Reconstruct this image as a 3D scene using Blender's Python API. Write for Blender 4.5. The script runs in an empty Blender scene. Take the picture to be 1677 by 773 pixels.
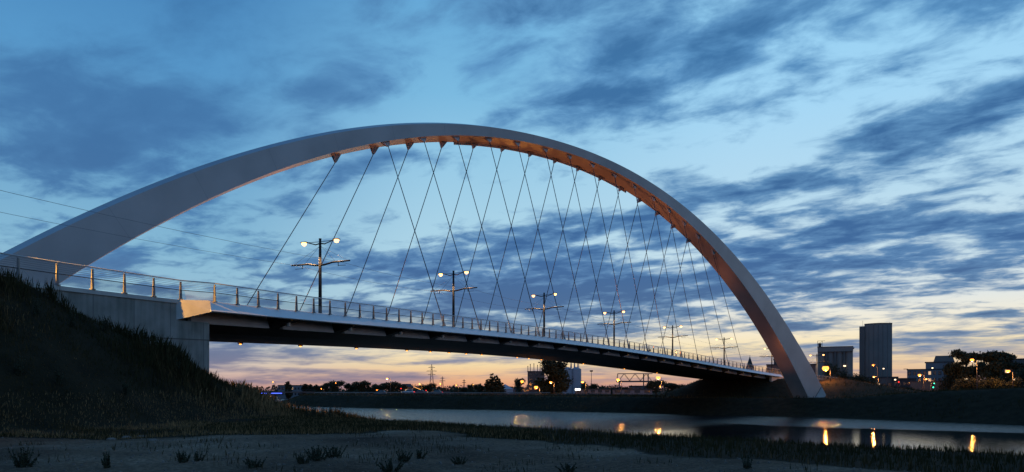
import bpy, math, random
import numpy as np
from mathutils import Vector

random.seed(7); RNG = np.random.RandomState(11)
C = bpy.context.scene.collection
EYE = 1.4                       # eye height above the near ground
FX, CX, HY = 1197.0, 838.5, 640.0   # focal length and horizon of the photograph, in its pixels


def at(px, D):                  # ground position of something seen in column px at distance D
    return (px - CX) / FX * D, D


def zat(py, D):                 # height of something seen in row py at distance D
    return EYE + (HY - py) * D / FX


def lin(r, g, b):               # sRGB 0..255 -> linear
    f = lambda c: (c / 255 / 12.92) if c <= 10 else ((c / 255 + .055) / 1.055) ** 2.4
    return (f(r), f(g), f(b))


# ------------------------------------------------------------------ materials
def mat(name, col, rough=.7, metal=0., noise=0., nscale=3., bump=0., bscale=20., spec=.4, col2=None):
    m = bpy.data.materials.new(name); m.use_nodes = True
    nt = m.node_tree; b = nt.nodes['Principled BSDF']
    b.inputs['Roughness'].default_value = rough
    b.inputs['Metallic'].default_value = metal
    b.inputs['Specular IOR Level'].default_value = spec
    b.inputs['Base Color'].default_value = (*col, 1)
    tc = nt.nodes.new('ShaderNodeTexCoord')
    if noise or col2:
        n = nt.nodes.new('ShaderNodeTexNoise'); n.inputs['Scale'].default_value = nscale
        n.inputs['Detail'].default_value = 6
        nt.links.new(tc.outputs['Object'], n.inputs['Vector'])
        r = nt.nodes.new('ShaderNodeValToRGB')
        c2 = col2 or tuple(c * (1 + noise) for c in col)
        c1 = col if col2 else tuple(c * (1 - noise) for c in col)
        r.color_ramp.elements[0].position = .35; r.color_ramp.elements[0].color = (*c1, 1)
        r.color_ramp.elements[1].position = .65; r.color_ramp.elements[1].color = (*c2, 1)
        nt.links.new(n.outputs['Fac'], r.inputs['Fac'])
        nt.links.new(r.outputs['Color'], b.inputs['Base Color'])
    if bump:
        n2 = nt.nodes.new('ShaderNodeTexNoise'); n2.inputs['Scale'].default_value = bscale
        n2.inputs['Detail'].default_value = 5
        nt.links.new(tc.outputs['Object'], n2.inputs['Vector'])
        bp = nt.nodes.new('ShaderNodeBump'); bp.inputs['Strength'].default_value = bump
        nt.links.new(n2.outputs['Fac'], bp.inputs['Height'])
        nt.links.new(bp.outputs['Normal'], b.inputs['Normal'])
    return m


def emit(name, col, s):
    m = bpy.data.materials.new(name); m.use_nodes = True
    b = m.node_tree.nodes['Principled BSDF']
    b.inputs['Base Color'].default_value = (*col, 1)
    b.inputs['Emission Color'].default_value = (*col, 1)
    b.inputs['Emission Strength'].default_value = s
    return m


M = {}
M['arch'] = mat('arch_paint', (.50, .45, .43), .30, .15, .10, .22, .03, .6, spec=.6)
M['fascia'] = mat('edge_paint', (.78, .80, .82), .3, 0, .05, .6, spec=.5)
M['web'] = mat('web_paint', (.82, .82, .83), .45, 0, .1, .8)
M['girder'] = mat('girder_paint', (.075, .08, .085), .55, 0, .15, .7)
M['deck'] = mat('deck_surface', (.07, .07, .07), .9, 0, .2, 2)
M['rail'] = mat('rail_metal', (.20, .19, .185), .45, .3, .1, 5)
M['railtube'] = mat('rail_tube', (.42, .43, .45), .35, .5)
M['wire'] = mat('steel_wire', (.16, .17, .2), .45, .3)
M['cable'] = mat('hanger_steel', (.08, .09, .12), .5, .2)
M['sleeve'] = mat('sleeve_steel', (.5, .47, .44), .4, .2)
M['pole'] = mat('pole_metal', (.012, .012, .013), .6, .0)
M['seam'] = mat('seam_paint', (.36, .33, .32), .4)
M['dark'] = mat('dark_paint', (.03, .032, .036), .6)
M['concpale'] = mat('pale_concrete', (.46, .45, .43), .8, 0, .1, 1.2, .1, 12)
M['grass'] = None
M['leaf'] = mat('dark_leaf', (.022, .030, .014), .8, 0, 0, .5, col2=(.045, .052, .022))
M['leafblue'] = mat('blue_leaf', (.020, .028, .020), .8, 0, 0, .5, col2=(.036, .046, .03))
M['bark'] = mat('bark', (.05, .04, .03), .9, 0, .3, 6)
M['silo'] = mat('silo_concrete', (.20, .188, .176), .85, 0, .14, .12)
M['silodark'] = mat('dark_silo_concrete', (.13, .123, .117), .85, 0, .1, .2)  # darker concrete tone, shared by several buildings
M['wallgrey'] = mat('grey_wall', (.16, .17, .19), .85, 0, .1, .3)
M['wallpale'] = mat('pale_wall', (.34, .36, .40), .8, 0, .1, .2)
M['wallred'] = mat('reddish_wall', (.16, .10, .085), .85, 0, .15, .3)
M['roof'] = mat('dark_roof', (.045, .045, .05), .8, 0, .2, .5)
M['rooftent'] = mat('pale_roof', (.42, .42, .45), .6)
M['glass'] = mat('dark_glass', (.03, .035, .04), .12, 0, spec=.8)
M['steel'] = mat('painted_steel', (.07, .075, .09), .6, .2)
M['kerb'] = mat('kerb_stone', (.3, .3, .3), .85)
M['asphalt'] = mat('asphalt', (.05, .05, .052), .9, 0, .2, 1)
M['white'] = mat('road_white', (.7, .7, .68), .7)
M['stone'] = mat('stone', (.17, .135, .11), .9, 0, .3, 4)
M['rubber'] = mat('rubber', (.02, .02, .02), .8)
M['carred'] = mat('car_paint_red', (.2, .02, .02), .3, spec=.6)
M['cargrey'] = mat('car_paint_grey', (.15, .16, .17), .3, spec=.6)
M['carwhite'] = mat('car_paint_white', (.6, .6, .6), .3, spec=.6)
M['weed'] = mat('weed_leaf', (.028, .034, .016), .8, 0, 0, 2, col2=(.05, .052, .026))
ORANGE = (1, .44, .12)
M['bulb'] = emit('warm_bulb', (1, .42, .10), 3.4)
M['tramglass'] = emit('tram_lamp_glass', (1, .48, .14), 5.5)
M['bulbsmall'] = emit('orange_bulb', (1, .27, .04), 3)
M['bulbbig'] = emit('strong_orange_bulb', (1, .32, .045), 3.6)
M['bulbtiny'] = emit('under_glint', (1, .30, .03), 5)
M['bulbwhite'] = emit('white_bulb', (1, .72, .42), 3)
M['blue'] = emit('blue_strip', (.08, .14, 1), 2)
M['amber'] = emit('amber_glow', (1, .42, .06), 4)
M['redlamp'] = emit('red_lamp', (1, .03, .02), 3)
M['greenlamp'] = emit('green_lamp', (.05, 1, .5), 4)
M['signwhite'] = emit('sign_panel', (1, .93, .8), 3)
M['winwarm'] = emit('lit_window', (1, .6, .3), .8)

# concrete of the near wall: board seams, stains
def wall_mat():
    m = bpy.data.materials.new('wall_concrete'); m.use_nodes = True
    nt = m.node_tree; b = nt.nodes['Principled BSDF']; b.inputs['Roughness'].default_value = .85
    tc = nt.nodes.new('ShaderNodeTexCoord')
    uv = nt.nodes.new('ShaderNodeAttribute'); uv.attribute_name = 'wall_s'   # metres along the wall
    n = nt.nodes.new('ShaderNodeTexNoise'); n.inputs['Scale'].default_value = .9; n.inputs['Detail'].default_value = 8
    nt.links.new(tc.outputs['Object'], n.inputs['Vector'])
    mp = nt.nodes.new('ShaderNodeMapping'); mp.inputs['Scale'].default_value = (2.2, 2.2, .12)
    nt.links.new(tc.outputs['Object'], mp.inputs['Vector'])
    n2 = nt.nodes.new('ShaderNodeTexNoise'); n2.inputs['Scale'].default_value = 1.2; n2.inputs['Detail'].default_value = 5
    nt.links.new(mp.outputs['Vector'], n2.inputs['Vector'])
    mx = nt.nodes.new('ShaderNodeMath'); mx.operation = 'ADD'
    nt.links.new(n.outputs['Fac'], mx.inputs[0]); nt.links.new(n2.outputs['Fac'], mx.inputs[1])
    r = nt.nodes.new('ShaderNodeValToRGB')
    r.color_ramp.elements[0].position = .34; r.color_ramp.elements[0].color = (.13, .135, .122, 1)
    r.color_ramp.elements[1].position = .68; r.color_ramp.elements[1].color = (.32, .32, .30, 1)
    dv = nt.nodes.new('ShaderNodeMath'); dv.operation = 'MULTIPLY'; dv.inputs[1].default_value = .5
    nt.links.new(mx.outputs[0], dv.inputs[0]); nt.links.new(dv.outputs[0], r.inputs['Fac'])
    # darker seams between the shutter boards
    fr = nt.nodes.new('ShaderNodeMath'); fr.operation = 'PINGPONG'; fr.inputs[1].default_value = 1.3
    nt.links.new(uv.outputs['Fac'], fr.inputs[0])
    lt = nt.nodes.new('ShaderNodeMath'); lt.operation = 'LESS_THAN'; lt.inputs[1].default_value = .035
    nt.links.new(fr.outputs[0], lt.inputs[0])
    mix = nt.nodes.new('ShaderNodeMixRGB'); mix.inputs['Color2'].default_value = (.10, .10, .10, 1)
    ml = nt.nodes.new('ShaderNodeMath'); ml.operation = 'MULTIPLY'; ml.inputs[1].default_value = .6
    nt.links.new(lt.outputs[0], ml.inputs[0]); nt.links.new(ml.outputs[0], mix.inputs['Fac'])
    nt.links.new(r.outputs['Color'], mix.inputs['Color1']); nt.links.new(mix.outputs['Color'], b.inputs['Base Color'])
    return m


M['concrete'] = wall_mat()


def mesh_panel_mat():           # woven wire infill of the railing: mostly holes
    m = bpy.data.materials.new('wire_mesh'); m.use_nodes = True
    nt = m.node_tree; b = nt.nodes['Principled BSDF']
    b.inputs['Base Color'].default_value = (.3, .3, .31, 1); b.inputs['Roughness'].default_value = .5
    b.inputs['Alpha'].default_value = .33
    return m


M['netting'] = mesh_panel_mat()


def grass_mat():
    m = bpy.data.materials.new('grass_blades'); m.use_nodes = True
    nt = m.node_tree; b = nt.nodes['Principled BSDF']; b.inputs['Roughness'].default_value = .8
    b.inputs['Specular IOR Level'].default_value = .1
    a = nt.nodes.new('ShaderNodeAttribute'); a.attribute_name = 'tone'
    r = nt.nodes.new('ShaderNodeValToRGB'); e = r.color_ramp.elements
    e[0].position = 0; e[0].color = (.030, .029, .010, 1)
    e[1].position = 1; e[1].color = (.34, .20, .09, 1)
    x = e.new(.6); x.color = (.075, .048, .020, 1)
    nt.links.new(a.outputs['Fac'], r.inputs['Fac']); nt.links.new(r.outputs['Color'], b.inputs['Base Color'])
    return m


M['grass'] = grass_mat()


# ------------------------------------------------------------------ mesh building
class MB:
    def __init__(s): s.v = []; s.f = []

    def add(s, vs, fs):
        o = len(s.v); s.v += [tuple(p) for p in vs]; s.f += [tuple(i + o for i in f) for f in fs]; return s

    def box(s, c, d, rz=0., taper=1.):
        ca, sa = math.cos(rz), math.sin(rz); vs = []
        for z, k in ((-.5, 1.), (.5, taper)):
            for x, y in ((-.5, -.5), (.5, -.5), (.5, .5), (-.5, .5)):
                X, Y = x * d[0] * k, y * d[1] * k
                vs.append((c[0] + X * ca - Y * sa, c[1] + X * sa + Y * ca, c[2] + z * d[2]))
        return s.add(vs, [(3, 2, 1, 0), (4, 5, 6, 7), (0, 1, 5, 4), (1, 2, 6, 5), (2, 3, 7, 6), (3, 0, 4, 7)])

    def tube(s, pts, r, n=6, cap=True):
        pts = [Vector(p) for p in pts]; m = len(pts)
        rs = r if isinstance(r, (list, tuple)) else [r] * m
        vs = []; fs = []
        up0 = None
        for i, p in enumerate(pts):
            t = (pts[min(i + 1, m - 1)] - pts[max(i - 1, 0)]).normalized()
            up = Vector((0, 0, 1)) if abs(t.z) < .93 else Vector((1, 0, 0))
            a = t.cross(up).normalized(); b = a.cross(t).normalized()
            for k in range(n):
                w = 2 * math.pi * k / n + math.pi / n
                vs.append(p + a * (math.cos(w) * rs[i]) + b * (math.sin(w) * rs[i]))
        for i in range(m - 1):
            for k in range(n):
                fs.append((i * n + k, i * n + (k + 1) % n, (i + 1) * n + (k + 1) % n, (i + 1) * n + k))
        if cap:
            fs.append(tuple(range(n - 1, -1, -1))); fs.append(tuple((m - 1) * n + k for k in range(n)))
        return s.add(vs, fs)

    def beam(s, p, q, w, h):     # rectangular bar
        p, q = Vector(p), Vector(q); t = (q - p).normalized()
        up = Vector((0, 0, 1)) if abs(t.z) < .95 else Vector((0, 1, 0))
        a = t.cross(up).normalized(); b = a.cross(t).normalized()
        vs = [c + a * (x * w / 2) + b * (y * h / 2) for c in (p, q) for x, y in ((-1, -1), (1, -1), (1, 1), (-1, 1))]
        return s.add(vs, [(3, 2, 1, 0), (4, 5, 6, 7), (0, 1, 5, 4), (1, 2, 6, 5), (2, 3, 7, 6), (3, 0, 4, 7)])

    def rings(s, rr, closed=True, caps=True):
        n = len(rr[0]); vs = [p for r in rr for p in r]; fs = []
        for i in range(len(rr) - 1):
            for k in range(n if closed else n - 1):
                k2 = (k + 1) % n
                fs.append((i * n + k, i * n + k2, (i + 1) * n + k2, (i + 1) * n + k))
        if caps and closed:
            fs.append(tuple(range(n - 1, -1, -1))); fs.append(tuple((len(rr) - 1) * n + k for k in range(n)))
        return s.add(vs, fs)

    def cyl(s, c, r, h, n=16, r2=None):
        r2 = r if r2 is None else r2
        rr = [[(c[0] + R * math.cos(2 * math.pi * k / n), c[1] + R * math.sin(2 * math.pi * k / n), z)
               for k in range(n)] for R, z in ((r, c[2]), (r2, c[2] + h))]
        return s.rings(rr)

    def poly(s, base, top):      # prism between two polygons
        return s.rings([base, top])

    def mesh(s, name, m, smooth=False):
        me = bpy.data.meshes.new(name); me.from_pydata(s.v, [], s.f); me.update()
        import bmesh
        bm = bmesh.new(); bm.from_mesh(me); bmesh.ops.recalc_face_normals(bm, faces=bm.faces); bm.to_mesh(me); bm.free()
        if smooth:
            me.polygons.foreach_set('use_smooth', [True] * len(me.polygons))
        me.materials.append(m); return me

    def build(s, name, m, parent=None, smooth=False, loc=None):
        o = bpy.data.objects.new(name, s.mesh(name, m, smooth)); C.objects.link(o)
        if parent: o.parent = parent
        if loc: o.location = loc
        return o


def tag(o, label=None, cat=None, group=None, kind=None):
    if label: o['label'] = label
    if cat: o['category'] = cat
    if group: o['group'] = group
    if kind: o['kind'] = kind
    return o


def empty(name, loc=(0, 0, 0), rz=0., label=None, cat=None, group=None):
    o = bpy.data.objects.new(name, None); C.objects.link(o); o.location = loc; o.rotation_euler = (0, 0, rz)
    o.empty_display_size = .3
    return tag(o, label, cat, group)


def part(name, me, parent, loc=None, rot=None, scale=None):
    o = bpy.data.objects.new(name, me); C.objects.link(o); o.parent = parent
    if loc: o.location = loc
    if rot: o.rotation_euler = rot
    if scale: o.scale = scale
    return o


def copy_tree(o, parent=None):
    c = o.copy(); C.objects.link(c); c.parent = parent
    for ch in list(o.children): copy_tree(ch, c)
    return c


# ------------------------------------------------------------------ plan of the bridge
BX, BY, TH0, KAP = -16.93, 48.70, .3681, .0026
ZP = np.array([1.93077, -5.61881, 1.26815, 3.25501, 5.61691])


def deck_z(s):
    e = EYE
    if s < -18: return e + float(np.polyval(ZP, -.18)) + (s + 18) * .03
    if s > 158: return e + float(np.polyval(ZP, 1.58)) - 4.6 * (1 - math.exp(-(s - 158) * .055 / 4.6))
    return e + float(np.polyval(ZP, s / 100))


def P(s, off, dz=0.):            # station s along the near edge, off metres in from it, dz over the deck
    h = TH0 + KAP * s
    x = BX + (math.cos(TH0) - math.cos(h)) / KAP; y = BY + (math.sin(h) - math.sin(TH0)) / KAP
    return Vector((x - off * math.cos(h), y + off * math.sin(h), deck_z(s) + dz))


def head(s): return TH0 + KAP * s


WID = 22.0
# ------------------------------------------------------------------ terrain
QR = np.array([-400, 0, 16, 31, 49, 57, 76, 96, 134, 172, 216, 600.])
QV = np.array([120, 124, 127.2, 133, 139.4, 138.7, 138.5, 140, 139, 128, 127, 127.])
APEX = np.array([-23.0, 33.8]); AD = np.array([math.sin(.33), math.cos(.33)]); AN = np.array([AD[1], -AD[0]])


def vnoise(x, y, sc, seed):
    r = np.random.RandomState(seed); g = r.rand(64, 64)
    u, v = x / sc, y / sc
    i, j = np.floor(u).astype(int), np.floor(v).astype(int); fu, fv = u - i, v - j
    fu = fu * fu * (3 - 2 * fu); fv = fv * fv * (3 - 2 * fv)
    G = lambda a, b: g[a % 64, b % 64]
    return (G(i, j) * (1 - fu) + G(i + 1, j) * fu) * (1 - fv) + (G(i, j + 1) * (1 - fu) + G(i + 1, j + 1) * fu) * fv - .5


# approach embankment samples beyond the far abutment and behind the near one
SEMB = np.array([P(s, 11) for s in np.arange(160, 330, 4.)])
SEML = np.array([P(s, 11.5) for s in np.arange(-90, -15, 3.)])


def terrain(x, y):
    x = np.asarray(x, float); y = np.asarray(y, float)
    p = .717 * x + .697 * y; q = .67 * x + .742 * y; r = -.742 * x + .67 * y
    d2 = .963 * (x + 78) + .27 * (y - 239)
    dn = np.maximum(51 - p, -d2 - 75)
    t = np.clip(dn, -20, 40)
    zn = np.minimum(0, .118 * (t - 30)); zn = zn - .25 * np.exp(-((t - 29) / 4) ** 2) * .6
    qf = np.interp(r, QR, QV)
    df = np.minimum(q - qf, d2)
    ztop = np.interp(r, [-100, 10, 34, 48, 75, 110, 250], [2.3, 2.1, 1.2, .1, -.2, -.1, -.1])
    zf = -3.6 + np.clip(df * .36, -2.5, ztop + 3.6)
    zf = np.where(df * .36 > ztop + 3.0, ztop - .3 * np.exp(-(df - (ztop + 3.) / .36) / 2.5) * .5, zf)
    z = np.maximum(zn, zf)
    # cone of the near embankment round the abutment
    al = (x - APEX[0]) * AD[0] + (y - APEX[1]) * AD[1]; pe = (x - APEX[0]) * AN[0] + (y - APEX[1]) * AN[1]
    a2 = np.where(al > 0, al * .40, 0.); p2 = np.maximum(pe, 0) * .80
    h1 = 6.45 + .75 * np.clip((1.5 - al) / 4., 0, 1) - np.sqrt(a2 ** 2 + p2 ** 2)
    back = np.maximum(-pe - 22, 0) * .5
    h1 = h1 - back
    h1 = h1 + vnoise(x, y, 2.3, 3) * .4 + vnoise(x, y, 6, 4) * .5
    h1 = np.minimum(h1, 6.25 + .6 * np.clip((1. - al) / 3., 0, 1) + .03 * np.minimum(al, 0))
    z = np.where(h1 > z, np.maximum(z, 0) * 0 + h1, z) if False else z + np.maximum(0, np.log1p(np.exp(np.clip((h1 - z) * 4., -30, 30))) / 4.)
    # approach embankment on the far side
    dm = np.full(x.shape, 1e9); zz = np.zeros(x.shape)
    for s in SEMB:
        d = np.hypot(x - s[0], y - s[1]); m = d < dm; dm = np.where(m, d, dm); zz = np.where(m, s[2], zz)
    he = zz - .7 - np.maximum(dm - 12.5, 0) * .4
    z = np.maximum(z, np.where(dm < 60, he, -9))
    # mound beside the arch foot
    mx, my = at(1368, 185)
    z = np.maximum(z, 4.7 - np.hypot((x - mx) * .95, (y - my) * .5) * .24 - 0 * x)
    z = z + (vnoise(x, y, 1.1, 5) * .07 + vnoise(x, y, 4, 6) * .12) * np.where(dn > 2, 1, 0) + vnoise(x, y, 9, 8) * .3 * (df > 6)
    return z


def dirt_mask(x, y):
    p = .717 * x + .697 * y
    a = np.interp(x, [-4, 3], [16., 13.6]) - p + vnoise(x, y, 2.2, 21) * 2.0 + vnoise(x, y, .7, 22) * .6
    edge = np.interp(x, [-22, -16, -5, -2, 0], [21.2, 21.6, 22.6, 27, 40])
    b = edge - y + vnoise(x, y, 1.6, 23) * 1.4
    b = np.minimum(b, (.75 - terrain(x, y)) * 3)
    return np.clip(np.minimum(a, b) * .8 + .5, 0, 1)


def tz(x, y): return float(terrain(np.array([x]), np.array([y]))[0])


def axis(segs):
    out = []
    for a, b, st in segs: out += list(np.arange(a, b, st))
    return np.array(out + [segs[-1][1]])


gx = axis([(-6000, -1000, 500), (-1000, -200, 80), (-200, -60, 5), (-60, -32, 1.2), (-32, 22, .4), (22, 100, 1.6), (100, 220, 5), (220, 1000, 60), (1000, 6000, 500)])
gy = axis([(-600, -20, 50), (-20, 8, 2), (8, 52, .4), (52, 110, 1.5), (110, 290, 2.), (290, 500, 12), (500, 1500, 80), (1500, 9000, 500)])
XX, YY = np.meshgrid(gx, gy); ZZ = terrain(XX, YY); nx, ny = len(gx), len(gy)
me = bpy.data.meshes.new('ground')
ii = (np.arange(ny - 1)[:, None] * nx + np.arange(nx - 1)[None]).ravel()
me.from_pydata(np.stack([XX.ravel(), YY.ravel(), ZZ.ravel()], 1).tolist(), [], np.stack([ii, ii + 1, ii + nx + 1, ii + nx], 1).tolist())
at_ = me.attributes.new('dirt', 'FLOAT', 'POINT'); at_.data.foreach_set('value', dirt_mask(XX, YY).ravel().astype(np.float32))
me.polygons.foreach_set('use_smooth', [True] * len(me.polygons))


def ground_mat():
    m = bpy.data.materials.new('ground_soil'); m.use_nodes = True
    nt = m.node_tree; b = nt.nodes['Principled BSDF']; b.inputs['Roughness'].default_value = .95
    b.inputs['Specular IOR Level'].default_value = .1
    tc = nt.nodes.new('ShaderNodeTexCoord')

    def noise(sc, det=6):
        n = nt.nodes.new('ShaderNodeTexNoise'); n.inputs['Scale'].default_value = sc; n.inputs['Detail'].default_value = det
        nt.links.new(tc.outputs['Object'], n.inputs['Vector']); return n.outputs['Fac']

    def ramp(f, stops):
        r = nt.nodes.new('ShaderNodeValToRGB'); e = r.color_ramp.elements
        e[0].position, e[0].color = stops[0][0], (*stops[0][1], 1); e[1].position, e[1].color = stops[-1][0], (*stops[-1][1], 1)
        for s in stops[1:-1]:
            x = e.new(s[0]); x.color = (*s[1], 1)
        nt.links.new(f, r.inputs['Fac']); return r.outputs['Color']

    def mix(f, a, b_, mode='MIX', fv=None):
        n = nt.nodes.new('ShaderNodeMixRGB'); n.blend_type = mode
        if f is not None: nt.links.new(f, n.inputs['Fac'])
        if fv is not None: n.inputs['Fac'].default_value = fv
        nt.links.new(a, n.inputs['Color1']); nt.links.new(b_, n.inputs['Color2']); return n.outputs['Color']
    big = ramp(noise(.35), [(.3, (.125, .076, .048)), (.5, (.215, .138, .088)), (.7, (.32, .225, .155))])
    fine = ramp(noise(9., 8), [(.3, (.45, .45, .45)), (.7, (1.35, 1.35, 1.35))])
    dirt = mix(None, big, fine, 'MULTIPLY', .8)
    vo = nt.nodes.new('ShaderNodeTexVoronoi'); vo.inputs['Scale'].default_value = 14
    nt.links.new(tc.outputs['Object'], vo.inputs['Vector'])
    peb = ramp(vo.outputs['Distance'], [(.0, (1.6, 1.6, 1.6)), (.28, (1, 1, 1)), (.6, (.6, .6, .6))])
    dirt = mix(None, dirt, peb, 'MULTIPLY', .6)
    damp = ramp(noise(.16, 5), [(.42, (.45, .45, .47)), (.58, (1.1, 1.1, 1.1))])
    dirt = mix(None, dirt, damp, 'MULTIPLY', .75)
    grs = ramp(noise(.8), [(.3, (.015, .012, .006)), (.7, (.034, .025, .013))])
    a = nt.nodes.new('ShaderNodeAttribute'); a.attribute_name = 'dirt'
    ad = nt.nodes.new('ShaderNodeMath'); ad.operation = 'ADD'
    nt.links.new(a.outputs['Fac'], ad.inputs[0]); sb = nt.nodes.new('ShaderNodeMath'); sb.operation = 'MULTIPLY_ADD'
    sb.inputs[1].default_value = 1.0; sb.inputs[2].default_value = -.5
    nt.links.new(noise(2.5, 8), sb.inputs[0]); nt.links.new(sb.outputs[0], ad.inputs[1])
    rp = ramp(ad.outputs[0], [(.35, (0, 0, 0)), (.6, (1, 1, 1))])
    nt.links.new(mix(rp, grs, dirt), b.inputs['Base Color'])
    bp = nt.nodes.new('ShaderNodeBump'); bp.inputs['Strength'].default_value = .7; bp.inputs['Distance'].default_value = .06
    nt.links.new(noise(11., 8), bp.inputs['Height']); nt.links.new(bp.outputs['Normal'], b.inputs['Normal'])
    return m


me.materials.append(ground_mat())
tag(bpy.data.objects.new('ground', me), kind='structure'); C.objects.link(bpy.data.objects['ground'])

# river surface
def water_mat():
    m = bpy.data.materials.new('river_water'); m.use_nodes = True
    nt = m.node_tree; b = nt.nodes['Principled BSDF']
    b.inputs['Base Color'].default_value = (.012, .018, .022, 1); b.inputs['IOR'].default_value = 1.33
    tc = nt.nodes.new('ShaderNodeTexCoord')
    sx = nt.nodes.new('ShaderNodeSeparateXYZ'); nt.links.new(tc.outputs['Object'], sx.inputs[0])

    def math_(op, a, b_=None, c=None):
        n = nt.nodes.new('ShaderNodeMath'); n.operation = op
        for i, v in enumerate((a, b_, c)):
            if v is None: continue
            if isinstance(v, (int, float)): n.inputs[i].default_value = v
            else: nt.links.new(v, n.inputs[i])
        return n.outputs[0]

    def noise(sc, det, vec):
        n = nt.nodes.new('ShaderNodeTexNoise'); n.inputs['Scale'].default_value = sc; n.inputs['Detail'].default_value = det
        nt.links.new(vec, n.inputs['Vector']); return n.outputs['Fac']
    q = math_('ADD', math_('MULTIPLY', sx.outputs[0], .67), math_('MULTIPLY', sx.outputs[1], .742))
    r = math_('ADD', math_('MULTIPLY', sx.outputs[0], -.742), math_('MULTIPLY', sx.outputs[1], .67))
    wob = math_('MULTIPLY', math_('SUBTRACT', noise(.03, 4, tc.outputs['Object']), .5), 16)
    # wind-rippled band along the far side, smooth water near the near bank
    far = math_('SMOOTH_MIN', math_('MAXIMUM', math_('MULTIPLY_ADD', math_('ADD', q, wob), .16, -16.4), math_('MULTIPLY_ADD', r, .10, -4.6)), 1.0, .3)
    rip = nt.nodes.new('ShaderNodeClamp'); nt.links.new(far, rip.inputs[0]); rip = rip.outputs[0]
    near_r = nt.nodes.new('ShaderNodeClamp'); nt.links.new(math_('MULTIPLY_ADD', r, -.05, 2.6), near_r.inputs[0])
    nt.links.new(math_('MULTIPLY_ADD', rip, math_('MULTIPLY_ADD', near_r.outputs[0], .09, .02), .03), b.inputs['Roughness'])
    bp = nt.nodes.new('ShaderNodeBump'); bp.inputs['Distance'].default_value = .07
    nt.links.new(math_('MULTIPLY_ADD', rip, .92, .08), bp.inputs['Strength'])
    h = math_('ADD', noise(5.5, 2, tc.outputs['Object']), math_('MULTIPLY', noise(1.6, 3, tc.outputs['Object']), .5))
    nt.links.new(h, bp.inputs['Height']); nt.links.new(bp.outputs['Normal'], b.inputs['Normal'])
    return m


wv = MB().add([(-6000, -600, -3.6), (6000, -600, -3.6), (6000, 9000, -3.6), (-6000, 9000, -3.6)], [(0, 1, 2, 3)])
tag(wv.build('river_water', water_mat()), kind='structure')
# ------------------------------------------------------------------ the bridge
bridge = empty('arch_bridge', P(-4, 11, -7), 0, 'long white steel road bridge with one tall slanting arch and crossed hangers over the river', 'bridge')


def bpart(name, mb, m, parent=None, smooth=False):
    o = mb.build(name, m, None, smooth); p = parent or bridge
    o.parent = p
    w = Vector((0, 0, 0)); q = p
    while q is not None: w += q.location; q = q.parent
    o.location = -w
    return o


def offset_to(mb, loc):          # express a builder's world points relative to loc
    mb.v = [(v[0] - loc[0], v[1] - loc[1], v[2] - loc[2]) for v in mb.v]; return mb


def sweep(prof, s0, s1, st=2.):
    n = max(1, int(round((s1 - s0) / st))); rr = []
    for i in range(n + 1):
        s = s0 + (s1 - s0) * i / n
        rr.append([P(s, o, z) for o, z in prof])
    return rr


S0, S1 = -4.2, 152.
slab = MB().rings(sweep([(.56, .0), (WID - .56, 0.), (WID - .56, -.34), (.56, -.34)], S0 - .6, S1 + 4))
bpart('deck_slab', slab, M['deck'])
road = MB().rings(sweep([(4.0, .004), (4.0, .03), (18., .03), (18., .004)], S0, S1 + 2))
bpart('tramway', road, M['asphalt'])
for o0, o1 in ((3.8, 4.0), (18.0, 18.2)):
    bpart('kerb', MB().rings(sweep([(o0, .002), (o0, .14), (o1, .14), (o1, .002)], S0, S1 + 2)), M['kerb'])
# edge beams: bright plates leaning outwards at the foot
bpart('edge_beam', MB().rings(sweep([(.42, .06), (.0, -.58), (.04, -.62), (.5, -.62), (.5, .06)], S0, S1 + 3)), M['fascia'])
bpart('edge_beam', MB().rings(sweep([(WID - .16, .06), (WID, -.60), (WID - .45, -.62), (WID - .45, .06)], S0, S1 + 3)), M['fascia'])
# box girder
g = [(2.6, -1.12), (3.4, -1.28), (5.4, -1.58), (8., -1.74), (13., -1.74), (15.5, -1.6), (18., -1.34), (19.4, -1.12), (19.4, -.36), (2.6, -.36)]
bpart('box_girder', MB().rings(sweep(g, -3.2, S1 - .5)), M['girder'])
BRK = [4.6 + 7.72 * i for i in range(20)]
for i in range(len(BRK)):
    s0 = (BRK[i - 1] if i else S0) + .75; s1 = BRK[i] - .75
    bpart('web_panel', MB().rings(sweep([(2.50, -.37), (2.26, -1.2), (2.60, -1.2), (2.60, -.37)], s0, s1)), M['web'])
for s in BRK:
    for sd in (0, 1):
        f = (lambda o: o) if sd == 0 else (lambda o: WID - o)
        a = [P(s - .42, f(o), z) for o, z in ((.46, -.36), (.46, -.66), (2.58, -1.16), (2.58, -.36))]
        b = [P(s + .42, f(o), z) for o, z in ((.46, -.36), (.46, -.66), (2.58, -1.16), (2.58, -.36))]
        k = bpart('bracket', MB().rings([a, b]), M['girder'])
        if sd == 0:
            bpart('anchor_head', MB().cyl(P(s, 1.2, -1.06), .17, .26, 8), M['sleeve'], k)
# stepped concrete end block of the deck
eb = MB().poly([P(S0 + .05, .02, -.64), P(-5.95, 1.0, -1.2), P(-5.95, 3, -1.2), P(S0 + .05, 3., -1.2)],
               [P(S0 + .05, .16, .055), P(-5.95, 1.0, .0), P(-5.95, 3, .0), P(S0 + .05, 3., .055)])
tag(bpart('end_block', eb, M['concpale']), 'pale concrete block lit yellow at the near end of the deck')

# hangers and arch --------------------------------------------------
AP = [-53.7504, 58.9169, 62.8214, 153.7392, .0588, -.6221, 35.9292, 2.0823, 1.7032, 4.0812, -.025, 1.4782, .5525, 1.2805, 1.9978, .0193, .0295]
PL = np.array(AP[0:2]); PR = np.array(AP[2:4]); AL = np.linalg.norm(PR - PL); AX = (PR - PL) / AL; AY = np.array([AX[1], -AX[0]])


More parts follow.
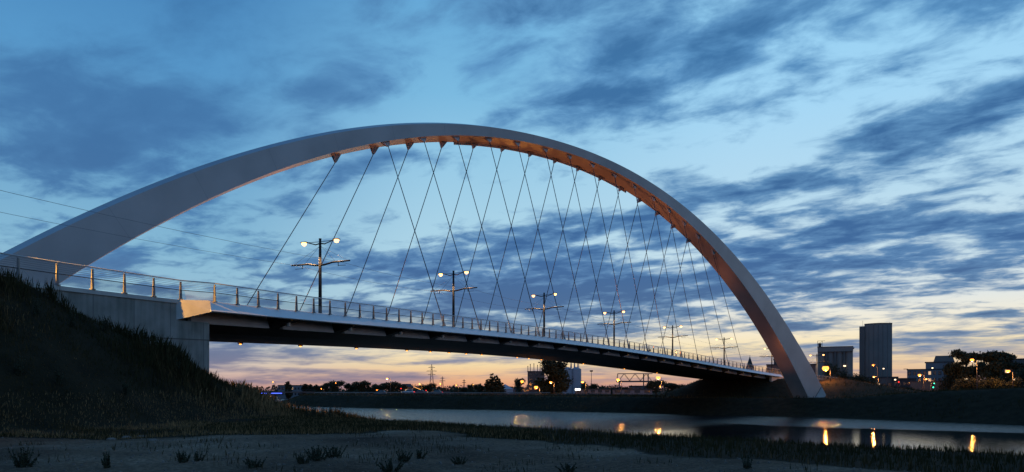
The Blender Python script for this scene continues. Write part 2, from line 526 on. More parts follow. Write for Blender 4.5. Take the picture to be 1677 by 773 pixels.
def az_(t): return AP[4] + (AP[5] - AP[4]) * (t + 1) / 2 + AP[6] * (1 - abs(t) ** AP[7]) * (1 + AP[16] * t)


def afr(t):
    e = 1e-4; z = az_(t); dz = (az_(t + e) - az_(t - e)) / (e * AL)
    q = math.sqrt(1 + dz * dz); return (t + 1) / 2 * AL, z, -dz / q, 1 / q, dz


def A(t, u, v, along=0.):        # point on the arch: u towards the near side, v along the normal, along the tangent
    xs, z, nxx, nz, dz = afr(t); q = math.sqrt(1 + dz * dz)
    a = xs + nxx * v + along / q; zz = z + nz * v + along * dz / q
    u = u + AP[15] * zz
    return Vector((PL[0] + AX[0] * a + AY[0] * u, PL[1] + AX[1] * a + AY[1] * u, zz + EYE))


def ah(t): return AP[8] + AP[9] * t * t


def asec(t, along=0., k=1.):
    h = ah(t) / 2
    return [A(t, u * k, v * k, along) for u, v in ((-.025, h), (1.478, h - .5525), (1.2805, -h), (-1.9978, -h), (-1.55, h - .5525))]


rib = MB().rings([asec(-1 + 2 * i / 150) for i in range(151)])
arch = bpart('arch_rib', rib, M['arch'])
lip = MB().rings([[A(t, -2.0, -ah(t) / 2), A(t, -2.0, -ah(t) / 2 - .34), A(t, -1.94, -ah(t) / 2 - .34), A(t, -1.94, -ah(t) / 2)] for t in np.linspace(-.2, .26, 40)])
bpart('soffit_lip', lip, M['web'], arch)
wj = MB()
for t in np.linspace(-.94, .94, 20):
    e0, e1 = asec(t, -.014), asec(t, .014); c0 = sum(e0, Vector()) / 5
    wj.rings([[c0 + (p - c0) * 1.002 for p in e0], [c0 + (p - c0) * 1.002 for p in e1]])
wo = bpart('weld_seam', wj, M['seam'], arch); wo['kind'] = 'stuff'
for t, sg in ((1., 1), (-1., -1)):
    bpart('foot_joint', MB().rings([asec(t, sg * -.02, .97), asec(t, sg * .3, .97)]), M['dark'], arch)
    bpart('foot_block', MB().rings([asec(t, sg * .24, 1.0), asec(t, sg * 2.7, 1.02)]), M['concpale'], arch)
AT = [-.432, -.363, -.295, -.226, -.156, -.089, -.020, .046, .111, .177, .240, .302, .364, .422, .481]
BT = [-.356, -.286, -.217, -.146, -.079, -.009, .055, .12, .186, .249, .312, .367, .423, .476, .537]
for i, t in enumerate(AT):
    h = ah(t) / 2
    g2 = MB().rings([[A(t, u, -h, -.42), A(t, u, -h, .75), A(t, u, -h - .78, -.18), A(t, u, -h - .78, -.32)] for u in (-1.93, -1.6)])
    bpart('gusset', g2, M['arch'], arch)
    top = A(t, -1.77, -h - .72, -.25); bot = P(19.4 + 8.02 * i, 21.0, .2)
    hg = bpart('hanger', MB().tube([top, bot], .050, 6), M['cable'], None, True)
    d = (top - bot).normalized()
    bpart('anchor_sleeve', MB().tube([bot - d * .3, bot + d * 1.7], [.14, .10], 8), M['sleeve'], hg, True)
for i, t in enumerate(BT):
    h = ah(t) / 2
    g2 = MB().rings([[A(t, u, -h, -.9), A(t, u, -h, .35), A(t, u, -h - .55, .1), A(t, u, -h - .55, -.1)] for u in (.5, .8)])
    bpart('gusset', g2, M['arch'], arch)
    top = A(t, .65, -h - .45); bot = P(27.9 + 7.7 * i, 1.0, .0)
    hg = bpart('hanger', MB().tube([top, bot], .047, 6), M['cable'], None, True)
    d = (top - bot).normalized()
    bpart('anchor_sleeve', MB().tube([bot - d * .1, bot + d * 1.75], [.15, .10], 8), M['sleeve'], hg, True)

# railings ----------------------------------------------------------
SR = np.arange(-3.6, 190.1, 2.0)


def railing(off, stations, sgn, label=None):
    first, last = stations[0], stations[-1]
    pts = lambda dz, o=0.: [P(s, off + o * sgn, dz) for s in np.arange(first, last + .01, 2.)]
    r = bpart('railing', MB().tube(pts(1.18), .035, 6), M['railtube'], None, True)
    for dz, rad in ((.72, .011), (.82, .011), (.92, .011), (1.02, .011), (1.10, .011)):
        bpart('rail_wire', MB().tube(pts(dz), rad, 4), M['wire'], r)
    bpart('mid_rail', MB().tube(pts(.60), .026, 4), M['dark'], r)
    q = [[P(s, off, .07), P(s, off, .58)] for s in np.arange(first, last + .01, 2.)]
    bpart('mesh_infill', MB().rings(q, closed=False, caps=False), M['netting'], r)
    # one post mesh, turned to the line of the deck
    pm = MB(); pm.rings([[(-.03, -.105, 0), (.03, -.105, 0), (.03, .105, 0), (-.03, .105, 0)],
                         [(-.03, -.05, 1.10), (.03, -.05, 1.10), (.03, .05, 1.10), (-.03, .05, 1.10)]])
    pm.box((0, 0, .03), (.16, .30, .05))
    me_ = pm.mesh('post', M['rail'])
    cm = MB().box((0, 0, 1.15), (.08, .12, .12)).mesh('post_cap', M['dark'])
    for s in stations:
        o = bpy.data.objects.new('post', me_); C.objects.link(o); o.parent = r
        o.location = P(s, off, .0); o.rotation_euler = (0, 0, -head(s) + math.pi / 2)
    return r


railing(.3, SR, 1)
railing(WID - .3, SR[::1], -1)

# lamps added to stand for orange glints under the far edge of the girder
for s in (12.4, 20.2, 29., 38.5, 43.5, 47.8, 52., 56., 66., 69.5, 73.5, 88., 104., 118.):
    ul = bpart('glint_fixture', MB().box(P(s, 13.0, -1.79), (.4, .24, .1), -head(s)), M['dark'])
    bpart('lamp_glass', MB().box(P(s, 13.0, -1.88), (.16, .1, .07), -head(s)), M['bulbtiny'], ul)

# ------------------------------------------------------------------ abutments
def wall(name, prof_pts, m, parent=None): pass


wl = MB(); sw = list(np.arange(-60, -3.2, 1.2)) + [-3.3]
wl.rings([[P(s, 1.0, -.02), P(s, 1.0, -8.5), P(s, 1.7, -8.5), P(s, 1.7, -.02)] for s in sw if s <= -5.9] +
         [[P(-5.9, 1.0, -.02), P(-5.9, 1.0, -8.5), P(-5.9, 1.7, -8.5), P(-5.9, 1.7, -.02)]])
wl.rings([[P(s, 1.0, -1.22), P(s, 1.0, -8.5), P(s, 1.7, -8.5), P(s, 1.7, -1.22)] for s in (-5.9, -4.6, -3.3)])
wl.rings([[P(-3.3, o, -1.8), P(-3.3, o, -8.5), P(-4.3, o, -8.5), P(-4.3, o, -1.8)] for o in np.linspace(1.7, 21, 8)])
ab = wl.build('abutment_wall', M['concrete'])
sv = ab.data.attributes.new('wall_s', 'FLOAT', 'POINT')
ss_ = []
for v in ab.data.vertices:
    ss_.append((v.co.x - BX) * math.sin(TH0) + (v.co.y - BY) * math.cos(TH0) + 100.)
sv.data.foreach_set('value', np.array(ss_, np.float32))
tag(ab, 'grey board-marked concrete retaining wall carrying the near end of the bridge deck', 'wall')
cp = bpart('coping', MB().rings([[P(s, .93, .0), P(s, .93, -.22), P(s, 1.75, -.22), P(s, 1.75, .0)] for s in np.arange(-60, -5.9, 1.5)] + [[P(-5.92, .93, .0), P(-5.92, .93, -.22), P(-5.92, 1.75, -.22), P(-5.92, 1.75, .0)]]), M['concpale'], ab)
tag(cp, 'smooth concrete coping along the wall top')
jn = MB()
for s in (-3.3,):
    jn.rings([[P(q, .985, -2.3), P(q, .985, -2.36), P(q, 1.05, -2.36), P(q, 1.05, -2.3)] for q in (-10.4, -7, -3.3)])
bpart('joint_line', jn, M['girder'], ab)
# railing over the wall is a continuation of its own
rw = empty('wall_railing', P(-20, .95), 0, 'grey wire railing with tapered posts standing on the concrete wall', 'railing')
SWL = np.arange(-5.6, -50, -2.0)[::-1]
ptsw = lambda dz: [P(s, 1.02, dz) for s in SWL] + [P(-3.6, .3, dz)]
bpart('top_rail', MB().tube(ptsw(1.18), .035, 6), M['railtube'], rw, True)
for dz in (.72, .82, .92, 1.02, 1.10): bpart('rail_wire', MB().tube(ptsw(dz), .011, 4), M['wire'], rw)
bpart('mid_rail', MB().tube(ptsw(.60), .026, 4), M['dark'], rw)
bpart('mesh_infill', MB().rings([[P(s, 1.02, .05), P(s, 1.02, .58)] for s in SWL] + [[P(-3.6, .3, .05), P(-3.6, .3, .58)]], closed=False, caps=False), M['netting'], rw)
pme = [o.data for o in bpy.data.objects if o.name == 'post'][0]
for s in SWL:
    o = bpy.data.objects.new('post', pme); C.objects.link(o); o.parent = rw
    o.location = P(s, 1.02, 0.) - rw.location; o.rotation_euler = (0, 0, -head(s) + math.pi / 2)

wr = MB()
wr.rings([[P(150.3, o, -1.8), P(150.3, o, -8.), P(151.3, o, -8.), P(151.3, o, -1.8)] for o in np.linspace(1.3, 20.7, 10)])
ra = wr.build('far_abutment', M['concrete'])
tag(ra, 'dark concrete abutment under the far end of the bridge deck', 'wall')
bpart('wing_wall', MB().rings([[P(s, .7, -.64 if s < 155 else -.05), P(s, .7, -8), P(s, 1.28, -8), P(s, 1.28, -.64 if s < 155 else -.05)] for s in (150.32, 152, 155, 155.05, 160, 168, 178, 192)]), M['concpale'], ra)
# road on the approaches
for s0, s1 in ((-60, -4.9), (156.2, 330)):
    o = MB().rings(sweep([(1.8, -.01), (20.2, -.01), (20.2, -.5), (1.8, -.5)], s0, s1)).build('approach_road', M['asphalt'])
    tag(o, kind='structure')

# ------------------------------------------------------------------ tram poles with lamps
def make_pole():
    r = empty('tram_pole')
    MB().tube([(0, 0, 0), (0, 0, 4.5), (0, 0, 8.7)], [.185, .16, .12], 10).build('pole', M['pole'], r, True)
    MB().cyl((0, 0, 0), .3, .12, 12).cyl((0, 0, 8.7), .14, .08, 10).build('base_plate', M['pole'], r)
    for sg in (-1, 1):
        a = MB().tube([(sg * .1, 0, 8.28), (sg * .55, 0, 8.2), (sg * 1.1, 0, 8.36), (sg * 1.7, 0, 8.5)], [.07, .06, .05, .04], 6).build('lamp_arm', M['pole'], r, True)
        a2 = MB().tube([(sg * .1, 0, 8.45), (sg * .8, 0, 8.47), (sg * 1.7, 0, 8.5)], .03, 5).build('arm_tie', M['pole'], a)
        hd = MB().box((sg * 1.98, 0, 8.56), (.72, .42, .08), 0, .8).build('lamp_head', M['pole'], r)
        bowl = MB().rings([[(sg * 2.0 + .25 * k * math.cos(6.2832 * i / 12), .23 * k * math.sin(6.2832 * i / 12), z) for i in range(12)] for k, z in ((1., 8.515), (.97, 8.38), (.72, 8.26), (.25, 8.2))])
        bowl.build('lamp_glass', M['tramglass'], hd, True)
        b = MB().tube([(sg * .12, 0, 6.12), (sg * .6, 0, 6.16), (sg * 1.5, 0, 6.32), (sg * 3.6, 0, 6.34)], [.09, .10, .09, .075], 6).build('wire_arm', M['pole'], r, True)
        MB().tube([(sg * 2.2, 0, 6.28), (sg * 2.2, 0, 5.9)], .035, 5).tube([(sg * 2.2, 0, 5.95), (sg * 3.1, 0, 5.93)], .025, 5).build('insulator', M['pole'], b)
        for x in (1.9, 3.3):
            MB().tube([(sg * .1, 0, 8.0), (sg * x, 0, 6.38)], .012, 4).build('stay_rod', M['pole'], r)
    for sg in (-1, 1):
        o = bpy.data.objects.new('lamp_beam', TL); C.objects.link(o); o.parent = r; o.location = (sg * 2.0, 0, 8.12)
    return r


TL = bpy.data.lights.new('lamp_beam', 'SPOT'); TL.energy = 2200; TL.color = (1, .56, .24); TL.spot_size = math.radians(122); TL.spot_blend = .3; TL.shadow_soft_size = .15
LP = [-29.45, 20.9, 46.05, 71.2, 96.4, 121.6, 146.7, 171.9, 197.]
LL = ['tram lamp pole beyond the concrete wall, behind the grassy slope',
      'tallest-looking twin-armed tram lamp pole, next after the concrete wall',
      'twin-armed tram lamp pole second along the bridge from the concrete wall',
      'twin-armed tram lamp pole third along the bridge from the concrete wall',
      'twin-armed tram lamp pole at mid bridge, fourth from the concrete wall',
      'twin-armed tram lamp pole against the cream sky, fifth from the concrete wall',
      'dark tram lamp pole just left of the church spire',
      'tram lamp pole half hidden beside the leg of the arch',
      'small tram lamp pole seen just right of the arch leg']
pole0 = make_pole()
for i, s in enumerate(LP):
    o = pole0 if i == 0 else copy_tree(pole0)
    o.location = P(s, 11.14, .03); o.rotation_euler = (0, 0, -head(s))
    tag(o, LL[i], 'lamp post', 'tram poles along the middle of the bridge')
# contact and carrier wires strung from pole to pole
for k, (oo, dz, sag) in enumerate(((-2.7, 6.26, .3), (2.7, 6.26, .3))):
    pts = []
    for i in range(len(LP) - 1):
        for q in np.linspace(0, 1, 9)[:-1]:
            s = LP[i] + (LP[i + 1] - LP[i]) * q
            pts.append(P(s, 11.14 - oo, dz - sag * 4 * q * (1 - q)))
    o = MB().tube(pts, .014, 4).build('overhead_wire', M['wire'])
    tag(o, ['tram wire carried by the far arms of the tram poles', 'tram wire carried by the near arms of the tram poles'][k], 'wire', 'tram wires over the bridge')
# ------------------------------------------------------------------ architectural floodlights below the arch
def floodlight(loc, aim, power, label, size=95):
    r = empty('floodlight', loc, 0, label, 'floodlight', 'floodlights shining up at the arch')
    MB().box((0, 0, .05), (.3, .3, .1)).build('base_plate', M['pole'], r)
    MB().beam((-.18, 0, .1), (-.18, 0, .42), .03, .06).beam((.18, 0, .1), (.18, 0, .42), .03, .06).beam((-.18, 0, .12), (.18, 0, .12), .06, .03).build('yoke', M['pole'], r)
    MB().rings([[(x * k, y * k, z) for x, y in ((-.15, -.12), (.15, -.12), (.15, .12), (-.15, .12))] for z, k in ((.22, .7), (.5, 1.))]).build('housing', M['pole'], r)
    l = bpy.data.lights.new('beam', 'SPOT'); l.energy = power; l.color = (1, .29, .08); l.spot_size = math.radians(size); l.spot_blend = .6; l.shadow_soft_size = .12
    lo = bpy.data.objects.new('beam', l); C.objects.link(lo); lo.parent = r; lo.location = (0, 0, .56)
    d = (Vector(aim) - Vector(loc)).normalized(); lo.rotation_euler = d.to_track_quat('-Z', 'Y').to_euler()


FLT = [(-.40, -.68, 8000), (-.24, -.32, 4600), (0., .0, 3800), (.20, .22, 5600), (.40, .48, 2300), (.54, .72, 1200)]
FLL = ['floodlight on the deck under the left shoulder of the arch', 'floodlight on the deck below the first crossed hangers',
       'floodlight on the deck under the crown of the arch', 'floodlight on the deck right of the crown of the arch',
       'floodlight on the deck under the falling right half of the arch', 'floodlight by the near edge of the deck aimed up the arch leg']
for (t, ta, pw), lb in zip(FLT, FLL):
    a = A(t, -3.2, 0); best = min(((P(s, o, 0) - Vector((a.x, a.y, P(s, o, 0).z))).length, s, o) for s in np.arange(0, 150, 1.) for o in np.arange(.8, 21.3, .5))
    floodlight(P(best[1], best[2], .03), A(ta, -1.0, -ah(ta) / 2), pw, lb)
a = A(.80, -4.5, 0)
floodlight((a.x, a.y, tz(a.x, a.y) - .03), A(.80, -.8, -ah(.8) / 2), 450, 'floodlight in the grass beside the right leg of the arch', 110)

# ------------------------------------------------------------------ grass
def blades(name, xs, ys, hmin, hmax, w, tone, kind_label, lean=.35):
    n = len(xs); z = terrain(xs, ys) - .03
    patchy = hmin == 'patchy'
    if patchy: hmin = .10
    h = (hmin + (hmax - hmin) * RNG.rand(n) ** 1.6)
    k_ = 1. if w < .05 else 3.
    if patchy: h = h * np.clip(.75 + 1.5 * vnoise(xs, ys, 1.3 * k_, 52) + .9 * vnoise(xs, ys, 4.1 * k_, 53), .3, 1.7)
    # growth thins out and gets shorter on the flat tongue beyond the slope
    h = h * (np.clip(1.0 - ((xs - .45 * (ys - 40)) + 16.6) / 5., .2, 1.) if hmax > .5 and w < .05 else 1.)
    a = RNG.rand(n) * 2 * np.pi; la = RNG.rand(n) * 2 * np.pi; ll = lean * h * RNG.rand(n)
    cx, cy = np.cos(a) * w / 2 * (0.6 + .8 * RNG.rand(n)), np.sin(a) * w / 2
    v = np.zeros((n, 4, 3))
    v[:, 0] = np.stack([xs - cx, ys - cy, z], 1); v[:, 1] = np.stack([xs + cx, ys + cy, z], 1)
    mx_, my_ = xs + np.cos(la) * ll * .35, ys + np.sin(la) * ll * .35
    v[:, 2] = np.stack([mx_ + cx * .7, my_ + cy * .7, z + h * .6], 1)
    v[:, 3] = np.stack([xs + np.cos(la) * ll, ys + np.sin(la) * ll, z + h], 1)
    idx = np.arange(n) * 4
    f = np.stack([idx, idx + 1, idx + 2, idx + 3], 1)
    me = bpy.data.meshes.new(name)
    me.vertices.add(n * 4); me.vertices.foreach_set('co', v.ravel().astype(np.float32))
    me.loops.add(n * 4); me.loops.foreach_set('vertex_index', f.ravel().astype(np.int32))
    me.polygons.add(n); me.polygons.foreach_set('loop_start', (np.arange(n) * 4).astype(np.int32))
    me.polygons.foreach_set('loop_total', np.full(n, 4, np.int32)); me.update(calc_edges=True)
    t = np.clip(tone + (RNG.rand(n) - .5) * .5 + (RNG.rand(n) > .9) * .3, 0, 1)
    at2 = me.attributes.new('tone', 'FLOAT', 'POINT'); at2.data.foreach_set('value', np.repeat(t, 4).astype(np.float32))
    me.materials.append(M['grass'])
    o = bpy.data.objects.new(name, me); C.objects.link(o)
    return tag(o, kind_label, 'grass', kind='stuff')


def scatter(x0, x1, y0, y1, n, keep):
    x = RNG.rand(n) * (x1 - x0) + x0; y = RNG.rand(n) * (y1 - y0) + y0
    k = keep(x, y); return x[k], y[k]


def hillside(x, y):
    al = (x - APEX[0]) * AD[0] + (y - APEX[1]) * AD[1]; pe = (x - APEX[0]) * AN[0] + (y - APEX[1]) * AN[1]
    # nothing grows through the wall or on the road behind it
    return (pe > .25) & (dirt_mask(x, y) < .35) & (y > 12)


x, y = scatter(-34, 1, 12, 56, 300000, lambda x, y: hillside(x, y) & (vnoise(x, y, 1.7, 51) + RNG.rand(len(x)) * .5 > -.25))
nt_ = np.clip(.25 + vnoise(x, y, 3, 31) * .9, 0, 1)
blades('slope_grass', x, y, 'patchy', .85, .026, np.clip(nt_ - .06, 0, 1), 'long dark grass covering the embankment slope')
# taller dry stems along the foot of the slope
x, y = scatter(-27, 1, 18, 50, 90000, lambda x, y: hillside(x, y) & (terrain(x, y) < 1.3) & (vnoise(x, y, 2.5, 33) > -.22))
blades('dry_grass', x, y, .3, .95, .018, np.full(len(x), .92), 'tall dry pale grass at the foot of the embankment slope', .25)
x, y = scatter(-12, 40, 9, 62, 240000, lambda x, y: (dirt_mask(x, y) < .4) & (.717 * x + .697 * y > 10) & (.717 * x + .697 * y < 27))
blades('bank_grass', x, y, .06, .26, .022, np.clip(.12 + vnoise(x, y, 2, 35) * .6, 0, 1), 'short green grass along the top of the near river bank')
# thin growth on the bare ground
x, y = scatter(-26, 26, 9, 26, 60000, lambda x, y: (dirt_mask(x, y) > .3) & (vnoise(x, y, 1.3, 36) + vnoise(x, y, .5, 37) * .8 > .20))
blades('sparse_grass', x, y, .03, .20, .013, np.full(len(x), .15), 'sparse short grass scattered over the stony ground')
x, y = scatter(-90, 130, 95, 330, 260000, lambda x, y: (terrain(x, y) > -3.2) & ((.67 * x + .742 * y) > 120) & ((.67 * x + .742 * y) < 205) & (np.hypot(x - 63.5, y - 154) > 6))
x, y = x[:90000], y[:90000]
blades('far_bank_grass', x, y, 'patchy', .75, .09, np.clip(.25 + vnoise(x, y, 14, 38) * .8, 0, 1), 'rough dark grass covering the far river bank')

# pebbles
def pebbles():
    mb = MB(); r = random.Random(5)
    for i in range(7500):
        D = 10.5 + 14 * r.random() ** 1.3; X = (r.random() * 1.7 - .85) * D * .9
        if dirt_mask(np.array([X]), np.array([D]))[0] < .5: continue
        s = .008 + .034 * r.random() ** 7; z = tz(X, D); k = 5
        ang = r.random() * 6
        lo = [(X + math.cos(ang + 6.283 * i_ / k) * s * (.8 + .5 * r.random()), D + math.sin(ang + 6.283 * i_ / k) * s, z - .01) for i_ in range(k)]
        hi = [(X + (p[0] - X) * .6, D + (p[1] - D) * .6, z + s * (.5 + .6 * r.random())) for p in lo]
        mb.rings([lo, hi])
    return mb


o = pebbles().build('gravel', M['stone']); tag(o, 'loose pale pebbles strewn over the bare ground in front', 'gravel', kind='stuff')
# single larger stones at the foot of the slope
STN = [(182, 716, 'flat pale stone at the foot of the grassy slope'), (207, 713, 'rounded grey stone right of the flat one at the slope foot'),
       (232, 712, 'small broken stone farther right along the slope foot'), (250, 722, 'low stone lying on the dirt just below the slope')]
for px, py, lb in STN:
    D = EYE / ((py - HY) / FX); X, _ = at(px, D)
    r = random.Random(px); k = 9; s = .09 + .04 * r.random()
    rr = []
    for z, q in ((-.05, 1.), (s * .35, .95), (s * .7, .55)):
        rr.append([(math.cos(6.283 * j / k) * s * 1.5 * q * (.8 + .4 * r.random()), math.sin(6.283 * j / k) * s * q * (.8 + .4 * r.random()), z) for j in range(k)])
    o = MB().rings(rr).build('boulder', M['stone'], None, False, (X, D, tz(X, D))); tag(o, lb, 'stone', 'stones along the foot of the slope')

# ------------------------------------------------------------------ plants and trees
def leafcloud(clumps, n, size, seed, flat=.0):
    """many small leaf-sized faces filling a set of uneven clumps"""
    r = np.random.RandomState(seed); vs = []
    w = np.array([c[3] * c[4] * c[5] for c in clumps]) ** .7; w = w / w.sum()
    ci = r.choice(len(clumps), n, p=w); cl_ = np.array(clumps)[ci]
    d = r.randn(n, 3); d /= np.linalg.norm(d, axis=1)[:, None]
    rad = r.rand(n) ** .45 * (1 + .16 * r.randn(n))
    p = cl_[:, :3] + d * cl_[:, 3:6] * rad[:, None]
    a = r.randn(n, 3); a /= np.linalg.norm(a, axis=1)[:, None]
    b = np.cross(a, r.randn(n, 3)); b /= np.linalg.norm(b, axis=1)[:, None] + 1e-9
    s = size * (.6 + .8 * r.rand(n))[:, None]
    q = np.stack([p - a * s, p + b * s * .7, p + a * s, p - b * s * .7], 1)
    mb = MB(); mb.v = [tuple(x) for x in q.reshape(-1, 3)]; i = np.arange(n) * 4
    mb.f = [tuple(t) for t in np.stack([i, i + 1, i + 2, i + 3], 1)]
    return mb


def flatmesh(mb, name, m):
    me = bpy.data.meshes.new(name); me.from_pydata(mb.v, [], mb.f); me.materials.append(m); return me


def tree_proto(kind, seed):      # height 1, crown about width w
    r = random.Random(seed); cl_ = []; tr = MB()
    lf = M['leaf']; n, sz = 2400, .034
    if kind == 'round':
        for i in range(11):
            a = r.random() * 6.28; q = .27 * r.random() ** .5; z = .40 + .42 * r.random()
            k = math.sqrt(max(.1, 1 - ((z - .55) / .45) ** 2)); s = .13 + .10 * r.random()
            cl_.append((math.cos(a) * q * k * 1.2, math.sin(a) * q * k * 1.2, z, s, s, s * .85))
        cl_.append((0, 0, .25, .25, .25, .16)); tr_h = .5; tr_r = .035
    elif kind == 'bush':
        for i in range(9):
            a = r.random() * 6.28; q = .34 * r.random() ** .5; s = .16 + .14 * r.random()
            cl_.append((math.cos(a) * q * 1.4, math.sin(a) * q * 1.4, .22 + .45 * r.random(), s * 1.3, s * 1.3, s))
        tr_h = .35; tr_r = .03
    elif kind == 'poplar':
        for i in range(14):
            z = .12 + .84 * i / 13; k = .13 * math.sin(math.pi * min(1, (z * .86 + .08))) + .02
            cl_.append((r.uniform(-.03, .03), r.uniform(-.03, .03), z, k, k, .08))
        tr_h = .5; tr_r = .025
    elif kind == 'spiky':        # several upright tips over a broad dark base
        for cx_, h_ in ((-.12, .98), (.02, 1.), (.13, .90), (-.22, .72), (.24, .74)):
            for i in range(8):
                z = .06 + (h_ - .08) * i / 7; k = .15 * (1 - .82 * (z / h_) ** 1.4)
                cl_.append((cx_ * (1 - .25 * z) + r.uniform(-.03, .03), r.uniform(-.1, .1), z, k, k, .07))
        n = 4000; tr_h = .5; tr_r = .03
    elif kind == 'big':
        for i in range(26):
            z = .12 + .82 * r.random(); k = math.sqrt(max(.04, 1 - ((z - .45) / .58) ** 2)); a = r.random() * 6.28; q = .33 * r.random() ** .5
            s = .09 + .09 * r.random()
            cl_.append((math.cos(a) * q * k, math.sin(a) * q * k, z, s, s, s * 1.15))
        for cx_ in (-.17, -.02, .1): cl_.append((cx_, 0, .93, .05, .05, .10))
        n = 8000; sz = .024; tr_h = .5; tr_r = .03
    elif kind == 'umbrella':     # bare leaning limbs with flat plates of foliage
        for i in range(19):
            a = r.random() * 6.28; q = .06 + .44 * r.random(); z = .42 + .53 * r.random() - q * .25
            s = .11 + .09 * r.random(); cl_.append((math.cos(a) * q, math.sin(a) * q * .8, z, s * 1.25, s * 1.1, s * .42))
        cl_.append((0, 0, .35, .26, .26, .2)); cl_.append((0, 0, .15, .3, .3, .15)); n = 8000; sz = .028; tr_h = .75; tr_r = .03
    tr.tube([(0, 0, -.05), (.01, 0, tr_h * .5), (0, .01, tr_h)], [tr_r, tr_r * .8, tr_r * .45], 7)
    for c in cl_[:7]:
        tr.tube([(0, 0, tr_h * .55), (c[0] * .6, c[1] * .6, (c[2] + tr_h * .55) / 2), (c[0], c[1], c[2])], [tr_r * .5, tr_r * .35, tr_r * .15], 5)
    return flatmesh(leafcloud(cl_, n, sz, seed), kind + '_crown', lf), tr.mesh('trunk', M['bark'])


TP = {}
def tree(kind, px, D, ptop, wpx, label, group, pbase=None, var=0, name='tree'):
    k = (kind, var)
    if k not in TP: TP[k] = tree_proto(kind, 100 + 17 * var + len(kind))
    X, Y = at(px, D); zb = tz(X, Y) if pbase is None else zat(pbase, D)
    zb = min(zb, tz(X, Y)); h = zat(ptop, D) - zb
    w0 = {'round': .72, 'bush': 1.1, 'poplar': .22, 'spiky': .46, 'big': .52, 'umbrella': 1.05}[kind]
    sx = wpx * D / FX / w0
    r = empty(name, (X, Y, zb), random.random() * 6.28 if kind not in ('spiky', 'big', 'umbrella') else 0, label, 'bush' if kind == 'bush' else 'tree', group)
    part('crown', TP[k][0], r, scale=(sx, sx, h)); part('trunk', TP[k][1], r, scale=(sx, sx, h))
    return r


G1 = 'trees beyond the far bank road'
for i, (kd, px, D, top, w, lb) in enumerate([
    ('bush', 447, 420, 636, 14, 'low dome-shaped bush right above the blue-lit bridge'),
    ('poplar', 472, 430, 625, 9, 'narrow dark poplar standing before the long flat building'),
    ('poplar', 500, 430, 629, 9, 'narrow poplar at the right end of the long flat building'),
    ('poplar', 508, 435, 630, 8, 'second poplar just right of the long flat building'),
    ('round', 521, 330, 628, 18, 'leftmost round tree of the row on the far bank'),
    ('round', 534, 330, 625, 15, 'narrow round tree, second of the far row'),
    ('round', 551, 325, 623, 24, 'broad round tree with the small orange lamp before it'),
    ('round', 574, 330, 625, 20, 'round tree third of the wide crowns in the far row'),
    ('round', 592, 320, 621.5, 26, 'tallest wide-crowned tree of the far row'),
    ('bush', 610, 330, 631, 20, 'low shrubby tree left of the bright star lamp'),
    ('round', 624, 320, 625, 24, 'round tree left behind the bright far lamp'),
    ('round', 641, 315, 623, 26, 'round tree right behind the bright far lamp'),
    ('round', 658, 330, 629, 18, 'smaller tree beside the dark-roofed house'),
    ('round', 703, 330, 625, 25, 'dark round tree standing alone below the big pylon'),
    ('bush', 731, 340, 633, 16, 'flat-topped dark bush right of the lone round tree'),
    ('round', 723, 345, 636, 9, 'tiny tree between the lone round tree and the flat bush'),
    ('bush', 749, 350, 637, 14, 'low bush left of the upright small tree'),
    ('round', 758, 330, 634, 14, 'bushy dark tree with a small round one beside it'),
    ('round', 770, 330, 629.5, 9, 'small round-headed tree on a thin stem'),
    ('round', 785, 300, 627, 20, 'dark broad tree left of the spiky evergreen'),
    ('spiky', 808, 295, 612.5, 25, 'spiky dark evergreen with several upright tips'),
    ('round', 851, 330, 619, 16, 'dark tree behind the left star lamp by the factory'),
    ('big', 907, 300, 590, 47, 'huge dense dark tree between factory and white silo'),
    ('bush', 961, 330, 624, 18, 'dark bush below the right edge of the white silo'),
    ('round', 973, 345, 628, 15, 'dark round tree under the floodlight mast'),
    ('bush', 1000, 345, 628, 46, 'long dark bushy mass left of the steel truss'),
    ('bush', 1026, 350, 631, 24, 'low dark bush below the steel truss'),
    ('round', 1074, 300, 622, 28, 'dark tree glowing orange behind the brightest quay lamp'),
    ('round', 1102, 310, 624, 34, 'dark tree in the shade under the bridge deck'),
    ('bush', 1140, 270, 629, 44, 'wide dark bush under the bridge beside the abutment'),
]):
    tree(kd, px, D, top, w, lb, G1, None, i % 3, 'bush' if kd == 'bush' else 'tree')
G2 = 'trees by the silos and buildings on the right'
for i, (kd, px, D, top, w, lb) in enumerate([
    ('bush', 1415, 235, 604, 40, 'dark bush at the foot of the tall silo'),
    ('bush', 1368, 240, 589, 34, 'dark bushy tree before the low silo block'),
    ('umbrella', 1577, 215, 565, 50, 'spreading flat-crowned pine left of the pair'),
    ('umbrella', 1626, 212, 564, 64, 'larger spreading pine right of the pair with sky gaps'),
    ('round', 1598, 225, 583, 34, 'dark tree filling the gap between the two pines'),
    ('bush', 1556, 225, 594, 36, 'dark bush left below the spreading pines'),
    ('bush', 1660, 220, 592, 34, 'dark bush right below the spreading pines'),
    ('round', 1676, 225, 586, 22, 'dark tree at the right end of the skyline'),
    ('bush', 1598, 185, 615, 36, 'low bush lit orange from the lamp above it'),
    ('bush', 1632, 185, 611, 34, 'orange-lit bush right of the tall orange lamp'),
    ('bush', 1575, 188, 618, 26, 'small orange-tinged bush left of the tall orange lamp'),
    ('bush', 1658, 186, 616, 26, 'low bush under the lamp near the right end'),
]):
    tree(kd, px, D, top, w, lb, G2, None, i % 3, 'bush' if kd == 'bush' else 'tree')


